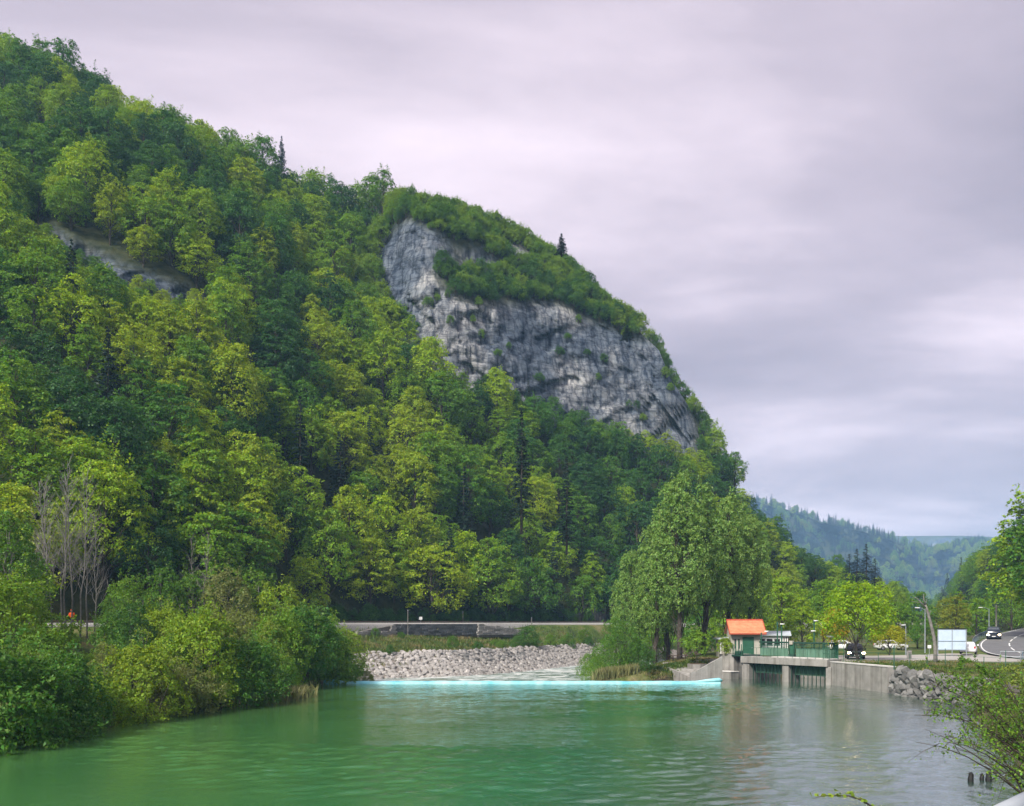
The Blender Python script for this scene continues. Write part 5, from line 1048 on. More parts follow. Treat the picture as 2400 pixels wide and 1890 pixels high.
for x in (-1.45, -1.0): 
    w = MB().bbox((x - 0.1, -1.55, 0.9), (x + 0.1, -1.505, 2.1), 0.01).build('window', M['dark'], ht)
an = thing('annex', 'small cream flat-roofed annex left of the orange-roofed hut', 'shed', (P(1697, 1500, 111).x, 111, 2.35))
MB().bbox((-0.75, -1.2, -0.5), (1.3, 1.4, 1.95), 0.02).build('wall', M['plaster'], an); MB().add([(-1.1, -1.5, 2.0), (1.35, -1.5, 2.28), (1.35, 1.6, 2.28), (-1.1, 1.6, 2.0), (-1.1, -1.5, 2.14), (1.35, -1.5, 2.42), (1.35, 1.6, 2.42), (-1.1, 1.6, 2.14)], [(0, 3, 2, 1), (4, 5, 6, 7), (0, 1, 5, 4), (1, 2, 6, 5), (2, 3, 7, 6), (3, 0, 4, 7)]).build('roof', M['sheet_roof'], an)
MB().bbox((-0.3, -1.25, 0.5), (0.3, -1.205, 1.5), 0.01).build('window', M['dark'], an); MB().bbox((-0.78, -1.25, -0.2), (-0.66, -1.205, 1.95), 0.01).build('downpipe', M['white'], an)
sh = thing('long_shed', 'low white shed with pale grey sheet roof behind the sluice', 'shed', (P(1815, 1500, 126).x, 126, 2.4), math.radians(-16))
MB().bbox((-2.2, -1.9, -0.5), (2.0, 1.9, 2.1), 0.02).build('wall', M['white'], sh)
MB().add([(-2.5, -2.3, 2.2), (2.3, -2.3, 2.2), (2.3, 2.2, 2.72), (-2.5, 2.2, 2.72), (-2.5, -2.3, 2.36), (2.3, -2.3, 2.36), (2.3, 2.2, 2.88), (-2.5, 2.2, 2.88)], [(0, 3, 2, 1), (4, 5, 6, 7), (0, 1, 5, 4), (1, 2, 6, 5), (2, 3, 7, 6), (3, 0, 4, 7)]).build('roof', M['sheet_roof'], sh)
for x in (-1.75, -0.7, 0.35): w = MB().bbox((x - 0.38, -1.97, 0.85), (x + 0.38, -1.905, 1.75), 0.01).build('window', M['dark'], sh); MB().bbox((x - 0.44, -1.99, 0.78), (x + 0.44, -1.91, 0.85), 0.01).build('sill', M['galv'], w)
for x in (1.0, 1.3, 1.6, 1.9): MB().bbox((x - 0.07, -1.97, 0.0), (x + 0.07, -1.905, 2.05), 0.01).build('slat', M['wood_dark'], sh)

# picnic bench on the island
q = P(1588, 1548, 106); bn = thing('picnic_table', 'dark wooden picnic table under the poplars', 'table', (q.x, q.y, float(ground_z(q.x, q.y))), 0.2)
for i in range(4): MB().bbox((-1.1, -0.42 + i * 0.215, 0.72), (1.1, -0.42 + i * 0.215 + 0.195, 0.77), 0.01).build('plank', M['wood_dark'], bn)
for s in (-1, 1):
    MB().bbox((-1.1, s * 0.75 - 0.14, 0.42), (1.1, s * 0.75 + 0.14, 0.47), 0.01).build('seat', M['wood_dark'], bn)
    MB().bbox((s * 0.8 - 0.05, -0.75, 0.34), (s * 0.8 + 0.05, 0.75, 0.42), 0.01).build('brace', M['wood_dark'], bn)
    for y in (-0.5, 0.5): MB().bbox((s * 0.8 - 0.05, y - 0.06, -0.1), (s * 0.8 + 0.05, y + 0.06, 0.72), 0.01).build('leg', M['wood_dark'], bn)

# fence along the bank wall
fc = thing('wire_fence', 'thin green wire fence along the top of the bank wall', 'fence')
FP = [(34.6, 89.0), (36.4, 84.8), (38.0, 81.5), (39.6, 78.0), (41.2, 74.5), (43.0, 71.0)]
fl_ = smooth_line([(x, y, 2.42) for x, y in FP], 1.75)
for i, q in enumerate(fl_): MB().tube([(q[0], q[1], 2.2), (q[0], q[1], 3.55 if i % 3 else 4.15)], 0.03, 5).build('post', M['green_steel'], fc)
for z in (2.75, 3.1, 3.5): MB().tube([(q[0], q[1], 2.42 + z - 2.42) for q in fl_], 0.014, 4).build('wire', M['green_steel'], fc)
q = (35.1, 78.4); t_ = thing('corner_post', 'single green post where the concrete wall meets the boulders', 'post', (q[0], q[1], 2.4)); MB().tube([(0, 0, -0.2), (0, 0, 1.9)], 0.045, 6).build('pole', M['green_steel'], t_); MB().bbox((-0.05, -0.05, 1.9), (0.05, 0.05, 1.96), 0.01).build('cap', M['green_steel'], t_)

# billboard seen from behind
q = P(2231, 1520, 104); bb = thing('billboard', 'pale blue back of a framed roadside board by the forecourt', 'billboard', (q.x, q.y, 2.45), math.radians(-6))
for i in range(2):
    for j in range(2): MB().bbox((-1.62 + i * 1.62 + 0.02, -0.04, 0.75 + j * 1.05 + 0.02), (0.0 + i * 1.62 - 0.02, 0.0, 1.8 + j * 1.05 - 0.02 + 0.4 * j), 0.01).build('panel', M['board'], bb)
for x in (-1.66, 0.0, 1.66): MB().bbox((x - 0.04, -0.1, -0.3), (x + 0.04, -0.045, 3.3), 0.01).build('post', M['galv'], bb)
for z in (0.72, 1.8): MB().bbox((-1.7, -0.09, z - 0.03), (1.7, -0.05, z + 0.03), 0.01).build('crossbar', M['guard'], bb)
MB().bbox((-1.74, -0.12, 3.26), (1.74, 0.04, 3.36), 0.01).build('top_frame', M['dark'], bb)

# poles, lamps, small posts
def lamp_post(px, D, h, arm, label, z=2.4, mat='galv'):
    x = (px - CX) / F * D; t_ = thing('lamp_post', label, 'lamp post', (x, D, z)); MB().tube([(0, 0, -0.3), (0, 0, h)], [0.09, 0.05], 7).build('pole', M[mat], t_)
    MB().tube([(0, 0, h - 0.1), (arm * 0.5, 0, h + 0.18), (arm, 0, h + 0.2)], 0.035, 5).build('arm', M[mat], t_); MB().bbox((arm - 0.3, -0.12, h + 0.14), (arm + 0.3, 0.12, h + 0.26), 0.04).build('head', M['white'], t_)
lamp_post(2123, 112, 3.6, -0.35, 'grey lamp post behind the forecourt beside the low yellow tree')
lamp_post(2168, 120, 6.0, -1.1, 'lamp post with long arm left of the dead trunk')
lamp_post(2318, 140, 5.6, -1.4, 'lamp post with arm among the trees behind the billboard', 3.2)
q = P(2335, 1490, 142); t_ = thing('utility_pole', 'weathered grey utility pole behind the dark van', 'pole', (q.x, q.y, float(ground_z(q.x, q.y)))); MB().tube([(0, 0, -0.3), (0, 0, 5.4)], [0.16, 0.12], 8).build('pole', M['bark_pale'], t_); MB().bbox((-0.4, -0.05, 5.0), (0.4, 0.05, 5.12), 0.01).build('crossarm', M['bark_pale'], t_)
q = P(2178, 1537, 97); t_ = thing('small_sign', 'small white square sign on a thin post by the dead trunk', 'sign', (q.x, q.y, 2.45)); MB().tube([(0, 0, -0.2), (0, 0, 1.5)], 0.025, 5).build('post', M['galv'], t_); MB().bbox((-0.2, -0.05, 1.15), (0.2, -0.028, 1.5), 0.008).build('board', M['white'], t_)
q = P(2131, 1545, 94); t_ = thing('utility_cabinet', 'small grey utility cabinet at the edge of the forecourt', 'cabinet', (q.x, q.y, 2.45)); MB().bbox((-0.22, -0.15, 0), (0.22, 0.15, 0.95), 0.02).build('body', M['concrete_new'], t_); MB().bbox((-0.26, -0.19, 0.953), (0.26, 0.19, 1.03), 0.02).build('lid', M['concrete'], t_); MB().bbox((-0.18, -0.175, 0.1), (0.18, -0.153, 0.88), 0.005).build('door', M['concrete'], t_)
# dead trunk
q = P(2192, 1562, 86); dt = thing('dead_tree', 'bare dead tree trunk leaning left beside the billboard', 'tree', (q.x, q.y, 2.3))
MB().tube([(0, 0, -0.5), (0.02, 0, 1.2), (-0.1, 0, 2.6), (-0.45, 0.05, 4.2), (-0.75, 0.1, 5.4), (-0.95, 0.1, 6.0)], [0.22, 0.19, 0.17, 0.15, 0.13, 0.10], 9).build('trunk', M['bark_pale'], dt, True)
for pts, r in (([(-0.95, 0.1, 6.0), (-1.15, 0, 6.5), (-1.2, 0, 7.1)], [0.09, 0.06, 0.02]), ([(-0.8, 0.1, 5.6), (-1.4, 0, 6.2), (-1.9, 0, 6.7), (-2.3, 0, 6.8)], [0.08, 0.06, 0.04, 0.01]), ([(-1.4, 0, 6.2), (-2.0, 0.1, 6.3), (-2.4, 0.1, 6.4)], [0.05, 0.03, 0.01]), ([(-0.6, 0.1, 4.9), (-0.3, 0.2, 5.5)], [0.06, 0.02]), ([(-0.95, 0.1, 6.0), (-0.75, 0.2, 6.6)], [0.06, 0.015]), ([(0.0, 0, 1.5), (0.3, 0, 1.8)], [0.08, 0.04])): MB().tube(pts, r, 6).build('branch', M['bark_pale'], dt, True)

# guard rails beside the road
def guardrail(name, label, pts, h=0.75):
    t_ = thing(name, label, 'guardrail'); L = smooth_line(pts, 1.9); n_ = normals2(L)
    add('beam', ribbon('beam', L, [(0.0, h - 0.16), (0.06, h - 0.10), (0.0, h), (0.06, h + 0.10), (0.0, h + 0.16)], M['guard']), t_)
    for q in L[::1]: MB().bbox((q[0] - 0.05, q[1] - 0.05, q[2] - 0.4), (q[0] + 0.05, q[1] + 0.05, q[2] + h + 0.1), 0.01).build('post', M['guard'], t_)
    return t_
off = lambda L, d: [tuple(np.append(L[i, :2] + normals2(L)[i] * d, L[i, 2])) for i in range(0, len(L), 4)]
RDo = [q for q in off(RD, -4.6)]
guardrail('guardrail', 'blue-grey guardrail along the outer edge of the road by the van', [q for q in RDo if 112 < q[1] < 150])
guardrail('guardrail', 'dark guardrail with pipe railing at the road bend near the bush', [q for q in RDo if 60 < q[1] < 92], 0.8)
hr = thing('pipe_railing', 'grey pipe railing on posts beside the road bend', 'railing'); L_ = smooth_line([(49.5, 86.5, 2.5), (52.0, 84.0, 2.5), (53.0, 80.0, 2.55), (52.4, 74.0, 2.6)], 1.6)
for q in L_: MB().tube([(q[0], q[1], q[2] - 0.2), (q[0], q[1], q[2] + 1.1)], 0.035, 5).build('post', M['galv'], hr)
for z in (0.6, 1.1): MB().tube([(q[0], q[1], q[2] + z) for q in L_], 0.03, 5).build('rail', M['galv'], hr)

# vehicles
def car(name, label, loc, rotz, L=4.4, W=1.82, H=1.72, paint='paint_black', lit=True, van=False, cat='car'):
    """front faces local -Y"""
    t_ = thing(name, label, cat, loc, rotz); hw = W / 2; sill = 0.32; belt = 0.98 if not van else 1.08; hood = 0.30 * L if not van else 0.17 * L
    def loft(secs, mat, nm, par=t_):
        V = []; Fc = []; k = len(secs[0])
        for s in secs: V += s
        for i in range(len(secs) - 1):
            for j in range(k): Fc.append((i * k + j, i * k + (j + 1) % k, (i + 1) * k + (j + 1) % k, (i + 1) * k + j))
        Fc.append(tuple(range(k))[::-1]); Fc.append(tuple((len(secs) - 1) * k + j for j in range(k))); return MB().add(V, Fc).build(nm, M[mat], par, True)
    def sec(y, z0, z1, w, r=0.12): return [(-w + r, y, z0), (-w, y, z0 + r), (-w, y, z1 - r), (-w + r * 1.5, y, z1), (w - r * 1.5, y, z1), (w, y, z1 - r), (w, y, z0 + r), (w - r, y, z0)]
    f, b = -L / 2, L / 2
    body = loft([sec(f, 0.42, 0.66, hw * 0.86), sec(f + 0.08, 0.30, 0.80, hw * 0.94), sec(f + 0.3, sill - 0.05, 0.88, hw), sec(f + hood, sill - 0.05, belt, hw), sec(b - 0.35, sill - 0.05, belt + 0.02, hw), sec(b - 0.06, 0.34, belt, hw * 0.95), sec(b, 0.45, belt - 0.12, hw * 0.9)], paint, 'body')
    ws = f + hood; cab_top = ws + (0.62 if not van else 0.5); rb = b - (0.25 if van else 0.30)
    loft([sec(ws - 0.05, belt - 0.1, belt + 0.02, hw * 0.93, 0.04), sec(cab_top, belt - 0.1, H - 0.04, hw * 0.80, 0.10), sec(cab_top + 0.4, belt - 0.1, H, hw * 0.80, 0.12), sec(rb - 0.3, belt - 0.1, H - 0.02, hw * 0.80, 0.12), sec(rb + 0.12, belt - 0.1, belt + 0.15, hw * 0.9, 0.06)], paint, 'cabin')
    def pane(nm, q): 
        v = [Vector(p) for p in q]; n_ = (v[1] - v[0]).cross(v[3] - v[0]).normalized() * 0.012; MB().add([*[p + n_ for p in v], *[p - n_ for p in v]], [(0, 1, 2, 3), (7, 6, 5, 4), (0, 4, 5, 1), (1, 5, 6, 2), (2, 6, 7, 3), (3, 7, 4, 0)]).build(nm, M['glass'], t_)
    z1 = H - 0.13; k1 = (z1 - belt) / (H - belt)
    pane('windscreen', [(-hw * 0.84, ws + 0.03, belt + 0.06), (hw * 0.84, ws + 0.03, belt + 0.06), (hw * 0.72, cab_top - 0.08, z1), (-hw * 0.72, cab_top - 0.08, z1)])
    pane('rear_window', [(hw * 0.8, rb + 0.09, belt + 0.16), (-hw * 0.8, rb + 0.09, belt + 0.16), (-hw * 0.7, rb - 0.22, z1), (hw * 0.7, rb - 0.22, z1)])
    for s in (-1, 1):
        for y0, y1 in ((cab_top + 0.0, (cab_top + rb) / 2 - 0.08), ((cab_top + rb) / 2 + 0.02, rb - 0.35)): pane('side_window', [(s * hw * 0.945, y0 - 0.1, belt + 0.05), (s * hw * 0.945, y1, belt + 0.05), (s * hw * 0.83, y1, z1), (s * hw * 0.83, y0 + 0.1, z1)])
        MB().bbox((s * hw * 0.80 - 0.17, f - 0.015, 0.62), (s * hw * 0.80 + 0.17, f + 0.16, 0.80), 0.03).build('headlight', M['headlamp' if lit else 'rim'], t_)
        MB().bbox((s * hw * 0.82 - 0.10, b - 0.08, 0.72), (s * hw * 0.82 + 0.10, b + 0.02, 0.98), 0.02).build('tail_light', M['redlamp'], t_)
        MB().bbox((s * (hw + 0.12) - 0.10, ws + 0.12, belt + 0.02), (s * (hw + 0.12) + 0.10, ws + 0.24, belt + 0.2), 0.03).build('mirror', M[paint], t_)
        for y in (f + 0.82, b - 0.82):
            w_ = add('wheel', None, t_, (s * (hw - 0.10), y, 0.335)); MB().tube([(-0.11, 0, 0), (-0.09, 0, 0), (0.09, 0, 0), (0.11, 0, 0)], [0.30, 0.335, 0.335, 0.30], 18).build('tyre', M['tyre'], w_, True); MB().tube([(s * 0.10, 0, 0), (s * 0.125, 0, 0)], [0.21, 0.19], 12).build('rim', M['rim'], w_)
    MB().bbox((-hw * 0.5, f - 0.01, 0.6), (hw * 0.5, f + 0.1, 0.76), 0.02).build('grille', M['dark'], t_); MB().bbox((-hw * 0.88, f - 0.05, 0.28), (hw * 0.88, f + 0.2, 0.5), 0.06).build('bumper', M['dark' if not van else paint], t_); MB().bbox((-0.26, f - 0.075, 0.40), (0.26, f - 0.052, 0.51), 0.005).build('number_plate', M['white'], t_)
    return t_
q = P(2022, 1546, 93.5); car('parked_car', 'dark off-road car with bright headlights on the forecourt under the golden tree', (q.x, q.y + 2.2, 2.475), math.radians(-17), paint='paint_black')
q = P(2345, 1503, 134); zr = float(polydist(np.array([q.x]), np.array([q.y]), ROAD)[1][0]); car('van', 'dark van driving towards the camera on the road', (q.x + 0.0, q.y + 2.0, zr + 0.01), math.radians(-28), L=4.8, W=1.95, H=2.0, paint='paint_navy', van=True, cat='van')
q = P(2280, 1528, 106); car('parked_car', 'white car half hidden behind the billboard', (q.x, q.y + 1, 2.6), math.radians(150), paint='paint_white', lit=False, H=1.52)
q = P(1978, 1520, 122); car('parked_car', 'white car parked behind the slim orange tree', (q.x, q.y, 2.5), math.radians(80), paint='paint_white', lit=False, H=1.5)
q = P(2088, 1520, 124); car('parked_car', 'pale car parked behind the low yellow tree', (q.x, q.y, 2.5), math.radians(85), paint='paint_white', lit=False, H=1.5)

# track worker in orange
q = P(168, 1432, 101); pz = float(ground_z(q.x, q.y))
def person(label, loc, rotz):
    t_ = thing('person', label, 'person', loc, rotz)
    joints = [(0, 0, 0.95), (0, 0, 1.15), (0, 0, 1.38), (0, -0.01, 1.50), (0, -0.02, 1.58), (0, -0.02, 1.70), (-0.09, 0, 0.90), (-0.11, -0.03, 0.50), (-0.12, 0.02, 0.09), (-0.12, -0.14, 0.05), (0.09, 0, 0.90), (0.12, -0.05, 0.50), (0.13, 0.03, 0.09), (0.13, -0.13, 0.05), (-0.19, 0, 1.42), (-0.28, 0.02, 1.15), (-0.26, -0.12, 0.92), (0.19, 0, 1.42), (0.27, 0.02, 1.15), (0.28, -0.14, 0.94)]
    edges = [(0, 1), (1, 2), (2, 3), (3, 4), (4, 5), (0, 6), (6, 7), (7, 8), (8, 9), (0, 10), (10, 11), (11, 12), (12, 13), (2, 14), (14, 15), (15, 16), (2, 17), (17, 18), (18, 19)]
    rad = [0.15, 0.15, 0.16, 0.06, 0.09, 0.09, 0.10, 0.07, 0.05, 0.045, 0.10, 0.07, 0.05, 0.045, 0.075, 0.05, 0.04, 0.075, 0.05, 0.04]
    me = bpy.data.meshes.new('body'); me.from_pydata(joints, edges, []); me.materials.append(M['trousers']); o = add('body', me, t_)
    sk = o.modifiers.new('skin', 'SKIN'); 
    for i, r in enumerate(rad): me.skin_vertices[0].data[i].radius = (r, r * 0.85)
    me.skin_vertices[0].data[0].use_root = True
    o.modifiers.new('sub', 'SUBSURF').levels = 1
    MB().tube([(0, 0, 0.86), (0, 0, 1.0), (0, 0, 1.2), (0, 0, 1.4), (0, 0, 1.49)], [0.20, 0.20, 0.215, 0.215, 0.10], 12).build('jacket', M['hivis'], t_, True)
    for s in (-1, 1): MB().tube([(s * 0.19, 0, 1.43), (s * 0.28, 0.02, 1.15), (s * 0.27, -0.11, 0.96)], [0.095, 0.075, 0.06], 8).build('sleeve', M['hivis'], t_, True)
    MB().tube([(0, -0.02, 1.56), (0, -0.02, 1.62), (0, -0.02, 1.70), (0, -0.02, 1.76)], [0.075, 0.10, 0.10, 0.05], 10).build('head', M['skin'], t_, True)
    MB().tube([(0, -0.02, 1.71), (0, -0.02, 1.74), (0, -0.02, 1.80), (0, -0.02, 1.83)], [0.15, 0.115, 0.10, 0.04], 12).build('helmet', M['hivis'], t_, True)
    return t_
person('track worker in orange jacket and helmet beside the leafless trees', (q.x, q.y, max(pz, RAILZ - 0.3)), 0.6)

# stumps in the shallows
for i, (px, py, s, lbl) in enumerate([(2275, 1832, 1.0, 'upright black stump standing in the water'), (2301, 1830, 0.75, 'thin black stub in the water beside the root'), (2317, 1832, 1.1, 'gnarled black root in the water at the right bank')]):
    q = Wp(px, py); t_ = tag(MB().tube([(0, 0, -0.5), (0, 0, 0.1), (0.02, 0, 0.28 * s), (-0.02, 0, 0.36 * s)], [0.13 * s, 0.12 * s, 0.10 * s, 0.07 * s], 8).add([(0.05, 0, 0.0), (0.3, 0.05, 0.16), (0.05, 0.04, 0.08), (0.28, -0.04, 0.12)] if i == 2 else [(0, 0, 0.2), (0.06, 0, 0.3), (0.02, 0.05, 0.3), (0.0, -0.04, 0.25)], [(0, 1, 2), (0, 3, 1), (1, 3, 2), (0, 2, 3)]).build('stump', M['dark']), lbl, 'stump', 'stumps in the shallows'); t_.location = (q.x, q.y, 0)

# near bush on the right bank and overhanging twig
def arching(name, seed, base, tips, leaf, per, tint, label, mat='shrub', r0=0.03, pieces=0):
    rs_ = RS(seed); r = thing(name, label, 'bush', base); st = MB(); Cs = []
    for tp in tips:
        tp = np.array(tp) - np.array(base); o = rs_.normal(size=3) * np.array([0.4, 0.4, 0.05]); mid = (o + tp) * 0.5 + np.array([0, 0, 0.28 * np.linalg.norm(tp[:2])])
        pts = [(1 - s) ** 2 * o + 2 * s * (1 - s) * mid + s * s * tp for s in np.linspace(0, 1, 8)]; st.tube(pts, [r0 * (1 - 0.85 * i / 7) for i in range(8)], 5)
        for j in range(9):
            s = rs_.uniform(0.35, 1); p0 = (1 - s) ** 2 * o + 2 * s * (1 - s) * mid + s * s * tp; d = rs_.normal(size=3) * np.array([1, 1, 0.6]); d = d / np.linalg.norm(d) * rs_.uniform(0.35, 0.9); p1 = p0 + d + np.array([0, 0, 0.1]); st.tube([p0, (p0 + p1) / 2 + np.array([0, 0, 0.04]), p1], [r0 * 0.3, r0 * 0.2, r0 * 0.08], 4, cap=False)
            f = rs_.uniform(0.1, 1.05, per)[:, None]; Cs.append(p0 + d * f + rs_.normal(size=(per, 3)) * 0.07)
    C = np.vstack(Cs); V, Q = leaves(C, np.array([0, 0, 0.8]) + rs_.normal(size=C.shape) * 0.8, leaf * rs_.uniform(0.6, 1.3, len(C)), rs_, 0.6)
    st.build('stems', M['bark'], r); c = add('crown', mesh_quads('crown', V, Q, M[mat]), r); c['tint'] = tint; return r
rs4 = RS(12)
def tips_for(lst, D): return [tuple(P(px + rs4.normal() * 12, py + rs4.normal() * 10, D + rs4.uniform(-2.0, 2.0))) for px, py in lst]
g0 = lambda x, y: float(ground_z(x, y))
b1 = (15.5, 24.0, max(1.2, g0(15.5, 24.0)))
arching('river_bush', 1, b1, tips_for([(2170, 1610), (2200, 1575), (2230, 1590), (2260, 1560), (2290, 1600), (2320, 1570), (2350, 1610), (2380, 1580), (2210, 1640), (2240, 1660), (2180, 1680), (2150, 1700), (2270, 1650), (2300, 1690), (2340, 1660), (2370, 1700), (2230, 1560), (2305, 1540), (2250, 1620), (2395, 1640), (2190, 1720), (2260, 1710), (2330, 1730)], 24), 0.085, 20, 0.48, 'leafy bush leaning over the water from the right bank')
b2 = (13.2, 19.0, max(0.8, g0(13.2, 19.0)))
arching('river_bush', 2, b2, tips_for([(2160, 1710), (2200, 1760), (2230, 1730), (2150, 1745), (2280, 1770), (2340, 1790), (2390, 1820), (2300, 1740), (2370, 1750), (2250, 1700)], 18.5), 0.07, 12, 0.60, 'sparse twiggy bush with thin dark branches low over the water')
b3 = (28, 44, max(1.4, g0(28, 44)))
arching('river_bush', 3, b3, tips_for([(2330, 1590), (2360, 1570), (2390, 1600), (2395, 1660), (2350, 1640), (2310, 1620), (2380, 1700), (2400, 1560), (2340, 1700), (2290, 1640)], 43), 0.12, 40, 0.92, 'olive bush further up the right bank')
b4 = (33.5, 58, max(1.4, g0(33.5, 58)))
arching('river_bush', 4, b4, tips_for([(2230, 1560), (2260, 1570), (2300, 1560), (2330, 1580), (2200, 1600), (2240, 1620), (2280, 1640), (2320, 1640), (2360, 1600)], 57), 0.14, 46, 0.5, 'green bush at the end of the boulder wall')
# twig close to the camera, every leaf its own
tw = thing('hanging_twig', 'thin leafy twig reaching in at the bottom edge over pale water', 'twig')
tp = [P(px, py, 9.0) for px, py in [(2120, 1930), (2050, 1895), (2020, 1876), (1990, 1866), (1960, 1864), (1930, 1866), (1905, 1872)]]
MB().tube(tp, [0.014, 0.012, 0.010, 0.008, 0.006, 0.005, 0.002], 6).build('stem', M['bark'], tw)
LV, LQ = leaves(np.zeros((1, 3)), np.array([[0.2, -0.5, 0.8]]), np.array([0.055]), RS(3), 0.75, 0.1); lm = mesh_quads('leaf', LV, LQ, M['shrub'])
for i in range(44):
    f = rs4.uniform(0.12, 1) * 5.9; k = int(f); q = tp[k].lerp(tp[min(k + 1, 6)], f - k) + Vector((rs4.normal() * 0.015, rs4.normal() * 0.03, abs(rs4.normal()) * 0.022)); o = add('leaf', lm, tw, q); o.rotation_euler = (rs4.uniform(-0.7, 0.7), rs4.uniform(-0.7, 0.7), rs4.uniform(0, 6.28)); o.scale = (rs4.uniform(0.7, 1.3),) * 3; o['tint'] = float(rs4.uniform(0.6, 0.85))
# pale handrail at the near corner
pr_ = thing('bridge_rail', 'pale grey rail cap crossing the bottom right corner', 'railing'); a, b = P(2310, 1925, 3.0), P(2460, 1852, 3.4)
MB().tube([a, b], 0.035, 10).build('cap', M['galv'], pr_, True); MB().tube([b - (b - a) * 0.1, b - (b - a) * 0.1 - Vector((0, 0, 0.6))], 0.02, 8).build('post', M['galv'], pr_)

# grasses and reeds
def blades(name, pts, h, mat, label, seed, n=5, lean=0.35):
    rs_ = RS(seed); A = np.repeat(np.array(pts, float), n, 0); m_ = len(A); A[:, :2] += rs_.normal(size=(m_, 2)) * 0.22; hh_ = h * rs_.uniform(0.5, 1.2, m_); d = rs_.normal(size=(m_, 2)) * lean; a = rs_.uniform(0, 6.283, m_); w = 0.035 + 0.02 * rs_.uniform(size=m_)
    sx, sy = np.cos(a) * w, np.sin(a) * w; z0 = A[:, 2] - 0.05
    V = np.stack([np.stack([A[:, 0] - sx, A[:, 1] - sy, z0], 1), np.stack([A[:, 0] + sx, A[:, 1] + sy, z0], 1), np.stack([A[:, 0] + sx * 0.8 + d[:, 0] * hh_ * 0.4, A[:, 1] + sy * 0.8 + d[:, 1] * hh_ * 0.4, z0 + hh_ * 0.6], 1), np.stack([A[:, 0] + d[:, 0] * hh_, A[:, 1] + d[:, 1] * hh_, z0 + hh_], 1)], 1).reshape(-1, 3)
    o = add(name, mesh_quads(name, V, np.arange(4 * m_).reshape(m_, 4), M[mat])); o['tint'] = 0.5; o['kind'] = 'stuff'; o['label'] = label; return o
def grass_mat():
    m = leaf_mat('grass_blades', [(0.0, (0.07, 0.12, 0.025)), (1.0, (0.13, 0.17, 0.045))], island=0.25); nt = m.node_tree
    rp = [n_ for n_ in nt.nodes if n_.type == 'VALTORGB'][0]; hs = [l.to_socket for l in nt.links if l.from_node == rp][0]
    g = N(nt, 'ShaderNodeNewGeometry'); n_ = noise_node(nt, 0.3, 4, 0.6, g.outputs['Position']); r = ramp(nt, [(0.38, (0.055, 0.105, 0.018)), (0.5, (0.11, 0.15, 0.03)), (0.6, (0.21, 0.18, 0.075)), (0.72, (0.24, 0.19, 0.10))]); lk(nt, n_.outputs['Fac'], r.inputs['Fac']); lk(nt, r.outputs[0], hs); return m
M['grass'] = grass_mat()
M['reed'] = leaf_mat('reed_blades', [(0.0, (0.16, 0.17, 0.06)), (1.0, (0.26, 0.25, 0.11))], island=0.25)
rs5 = RS(8); pts = []
D = rs5.uniform(112, 178, 9000); x = (rs5.uniform(790, 1420, 9000) - CX) / F * D; z = ground_z(x, D); d_ = (np.interp(D, xB_pts[:, 0], xB_pts[:, 1]) - x) * 0.72
pts = np.stack([x, D, z], 1)[(d_ > 4.2) & (z < 5.6)]        # slope between riprap and railway wall
blades('bank_grass', pts, 0.55, 'grass', 'rough grass on the slope below the railway', 1)
x, y = rs5.uniform(8.5, 26, 7000), rs5.uniform(92.3, 112, 7000); z = ground_z(x, y)
pts = np.stack([x, y, z], 1)[(x > np.interp(y, xC_pts[:, 0], xC_pts[:, 1]) + 0.3) & (z > 0)]
blades('island_grass', pts, 0.32, 'grass', 'green grass under the poplars', 2)
pts = [(x, y, g0(x, y)) for x, y in zip(rs5.uniform(7.0, 13.5, 900), rs5.uniform(92.4, 96, 900)) if g0(x, y) > -0.9]
blades('island_reeds', pts, 1.25, 'reed', 'pale green reeds along the island edge below the weir', 3, 6, 0.18)
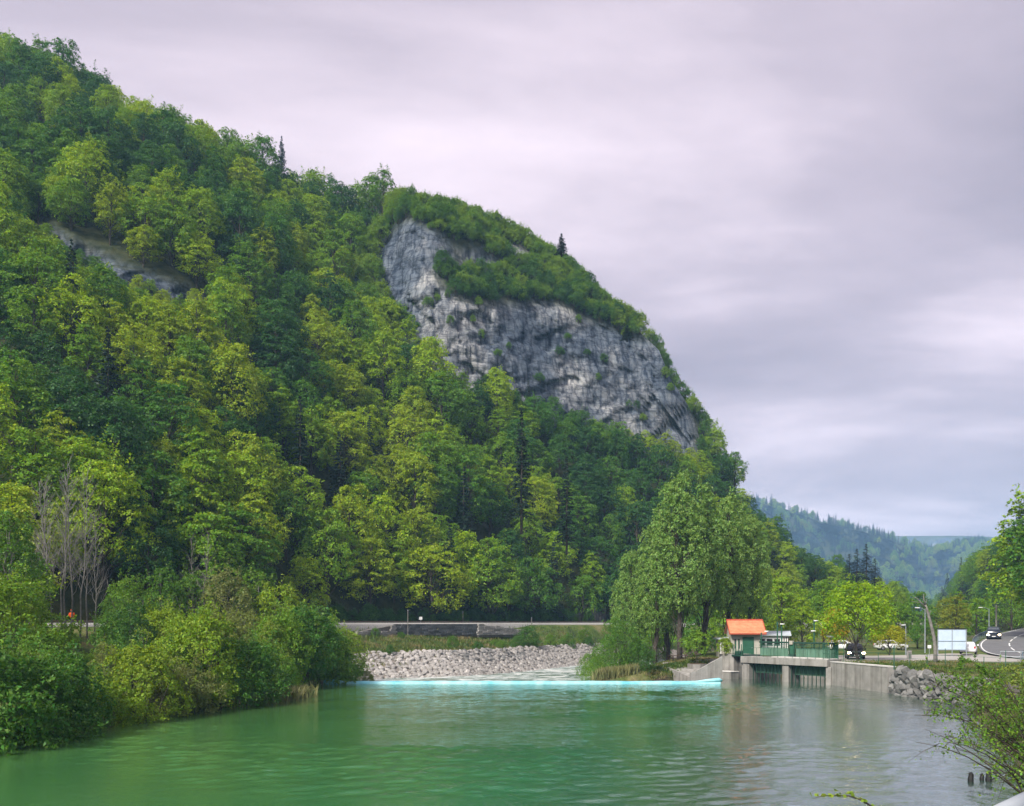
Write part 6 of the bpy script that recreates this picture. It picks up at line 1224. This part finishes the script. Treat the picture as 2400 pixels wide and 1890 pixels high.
x, y = rs5.uniform(34.6, 47, 2600), rs5.uniform(70, 90, 2600); pts = np.stack([x, y, ground_z(x, y)], 1)[x > np.interp(y, xr_pts[:, 0], xr_pts[:, 1]) + 1.0]
blades('verge_grass', pts, 0.32, 'grass', 'grass verge on top of the bank wall', 4)
pts = [(-18.9 + rs5.normal() * 0.55, 73.5 + rs5.normal() * 1.8) for _ in range(240)]; pts = [(x, y, max(-0.02, g0(x, y))) for x, y in pts]
blades('spit_reeds', pts, 1.1, 'reed', 'tuft of pale reeds on the left bank spit', 5, 6, 0.3)
pts = []
for y in np.arange(42, 92, 0.08): x = np.interp(y, xl_pts[:, 0], xl_pts[:, 1]) - rs5.uniform(-0.2, 2.5); pts.append((x, y, max(0, g0(x, y))))
blades('shore_grass', pts, 0.6, 'grass', 'rough grass hanging over the left shoreline', 6, 6, 0.5)
x, y = rs5.uniform(12, 46, 5200), rs5.uniform(12, 66, 5200); pts = np.stack([x, y, ground_z(x, y)], 1)[x > np.interp(y, xr_pts[:, 0], xr_pts[:, 1]) - 0.2]
blades('right_bank_grass', pts, 0.45, 'grass', 'tall grass on the right river bank', 7, 6, 0.35)

# ------------------------------------------------------------------ labels of the trees and shrubs: look, place and order from the left
cnt = {}
TREES.sort(key=lambda q: q[3])
for o, look, zone, px, cat, grp in TREES: cnt[(look, zone)] = cnt.get((look, zone), 0) + 1
run = {}
for o, look, zone, px, cat, grp in TREES:
    k = (look, zone); run[k] = run.get(k, 0) + 1; lab = '%s %s' % (look, zone)
    if cnt[k] > 1: lab += ', ' + ordinal(run[k]) + ' from left'
    tag(o, lab, cat, grp)

# ------------------------------------------------------------------ haze
hz = MB().box((-4300, -4100, -8), (4300, 6300, 335)); hm, nt, ns, ls = new_mat('haze'); out = N(nt, 'ShaderNodeOutputMaterial'); pv = N(nt, 'ShaderNodeVolumePrincipled')
pv.inputs['Color'].default_value = (0.35, 0.62, 0.98, 1); pv.inputs['Density'].default_value = 0.00023; pv.inputs['Anisotropy'].default_value = 0.0
lk(nt, pv.outputs[0], out.inputs['Volume'])
ho = hz.build('haze', hm); ho['kind'] = 'stuff'; ho['label'] = 'thin bluish valley haze'
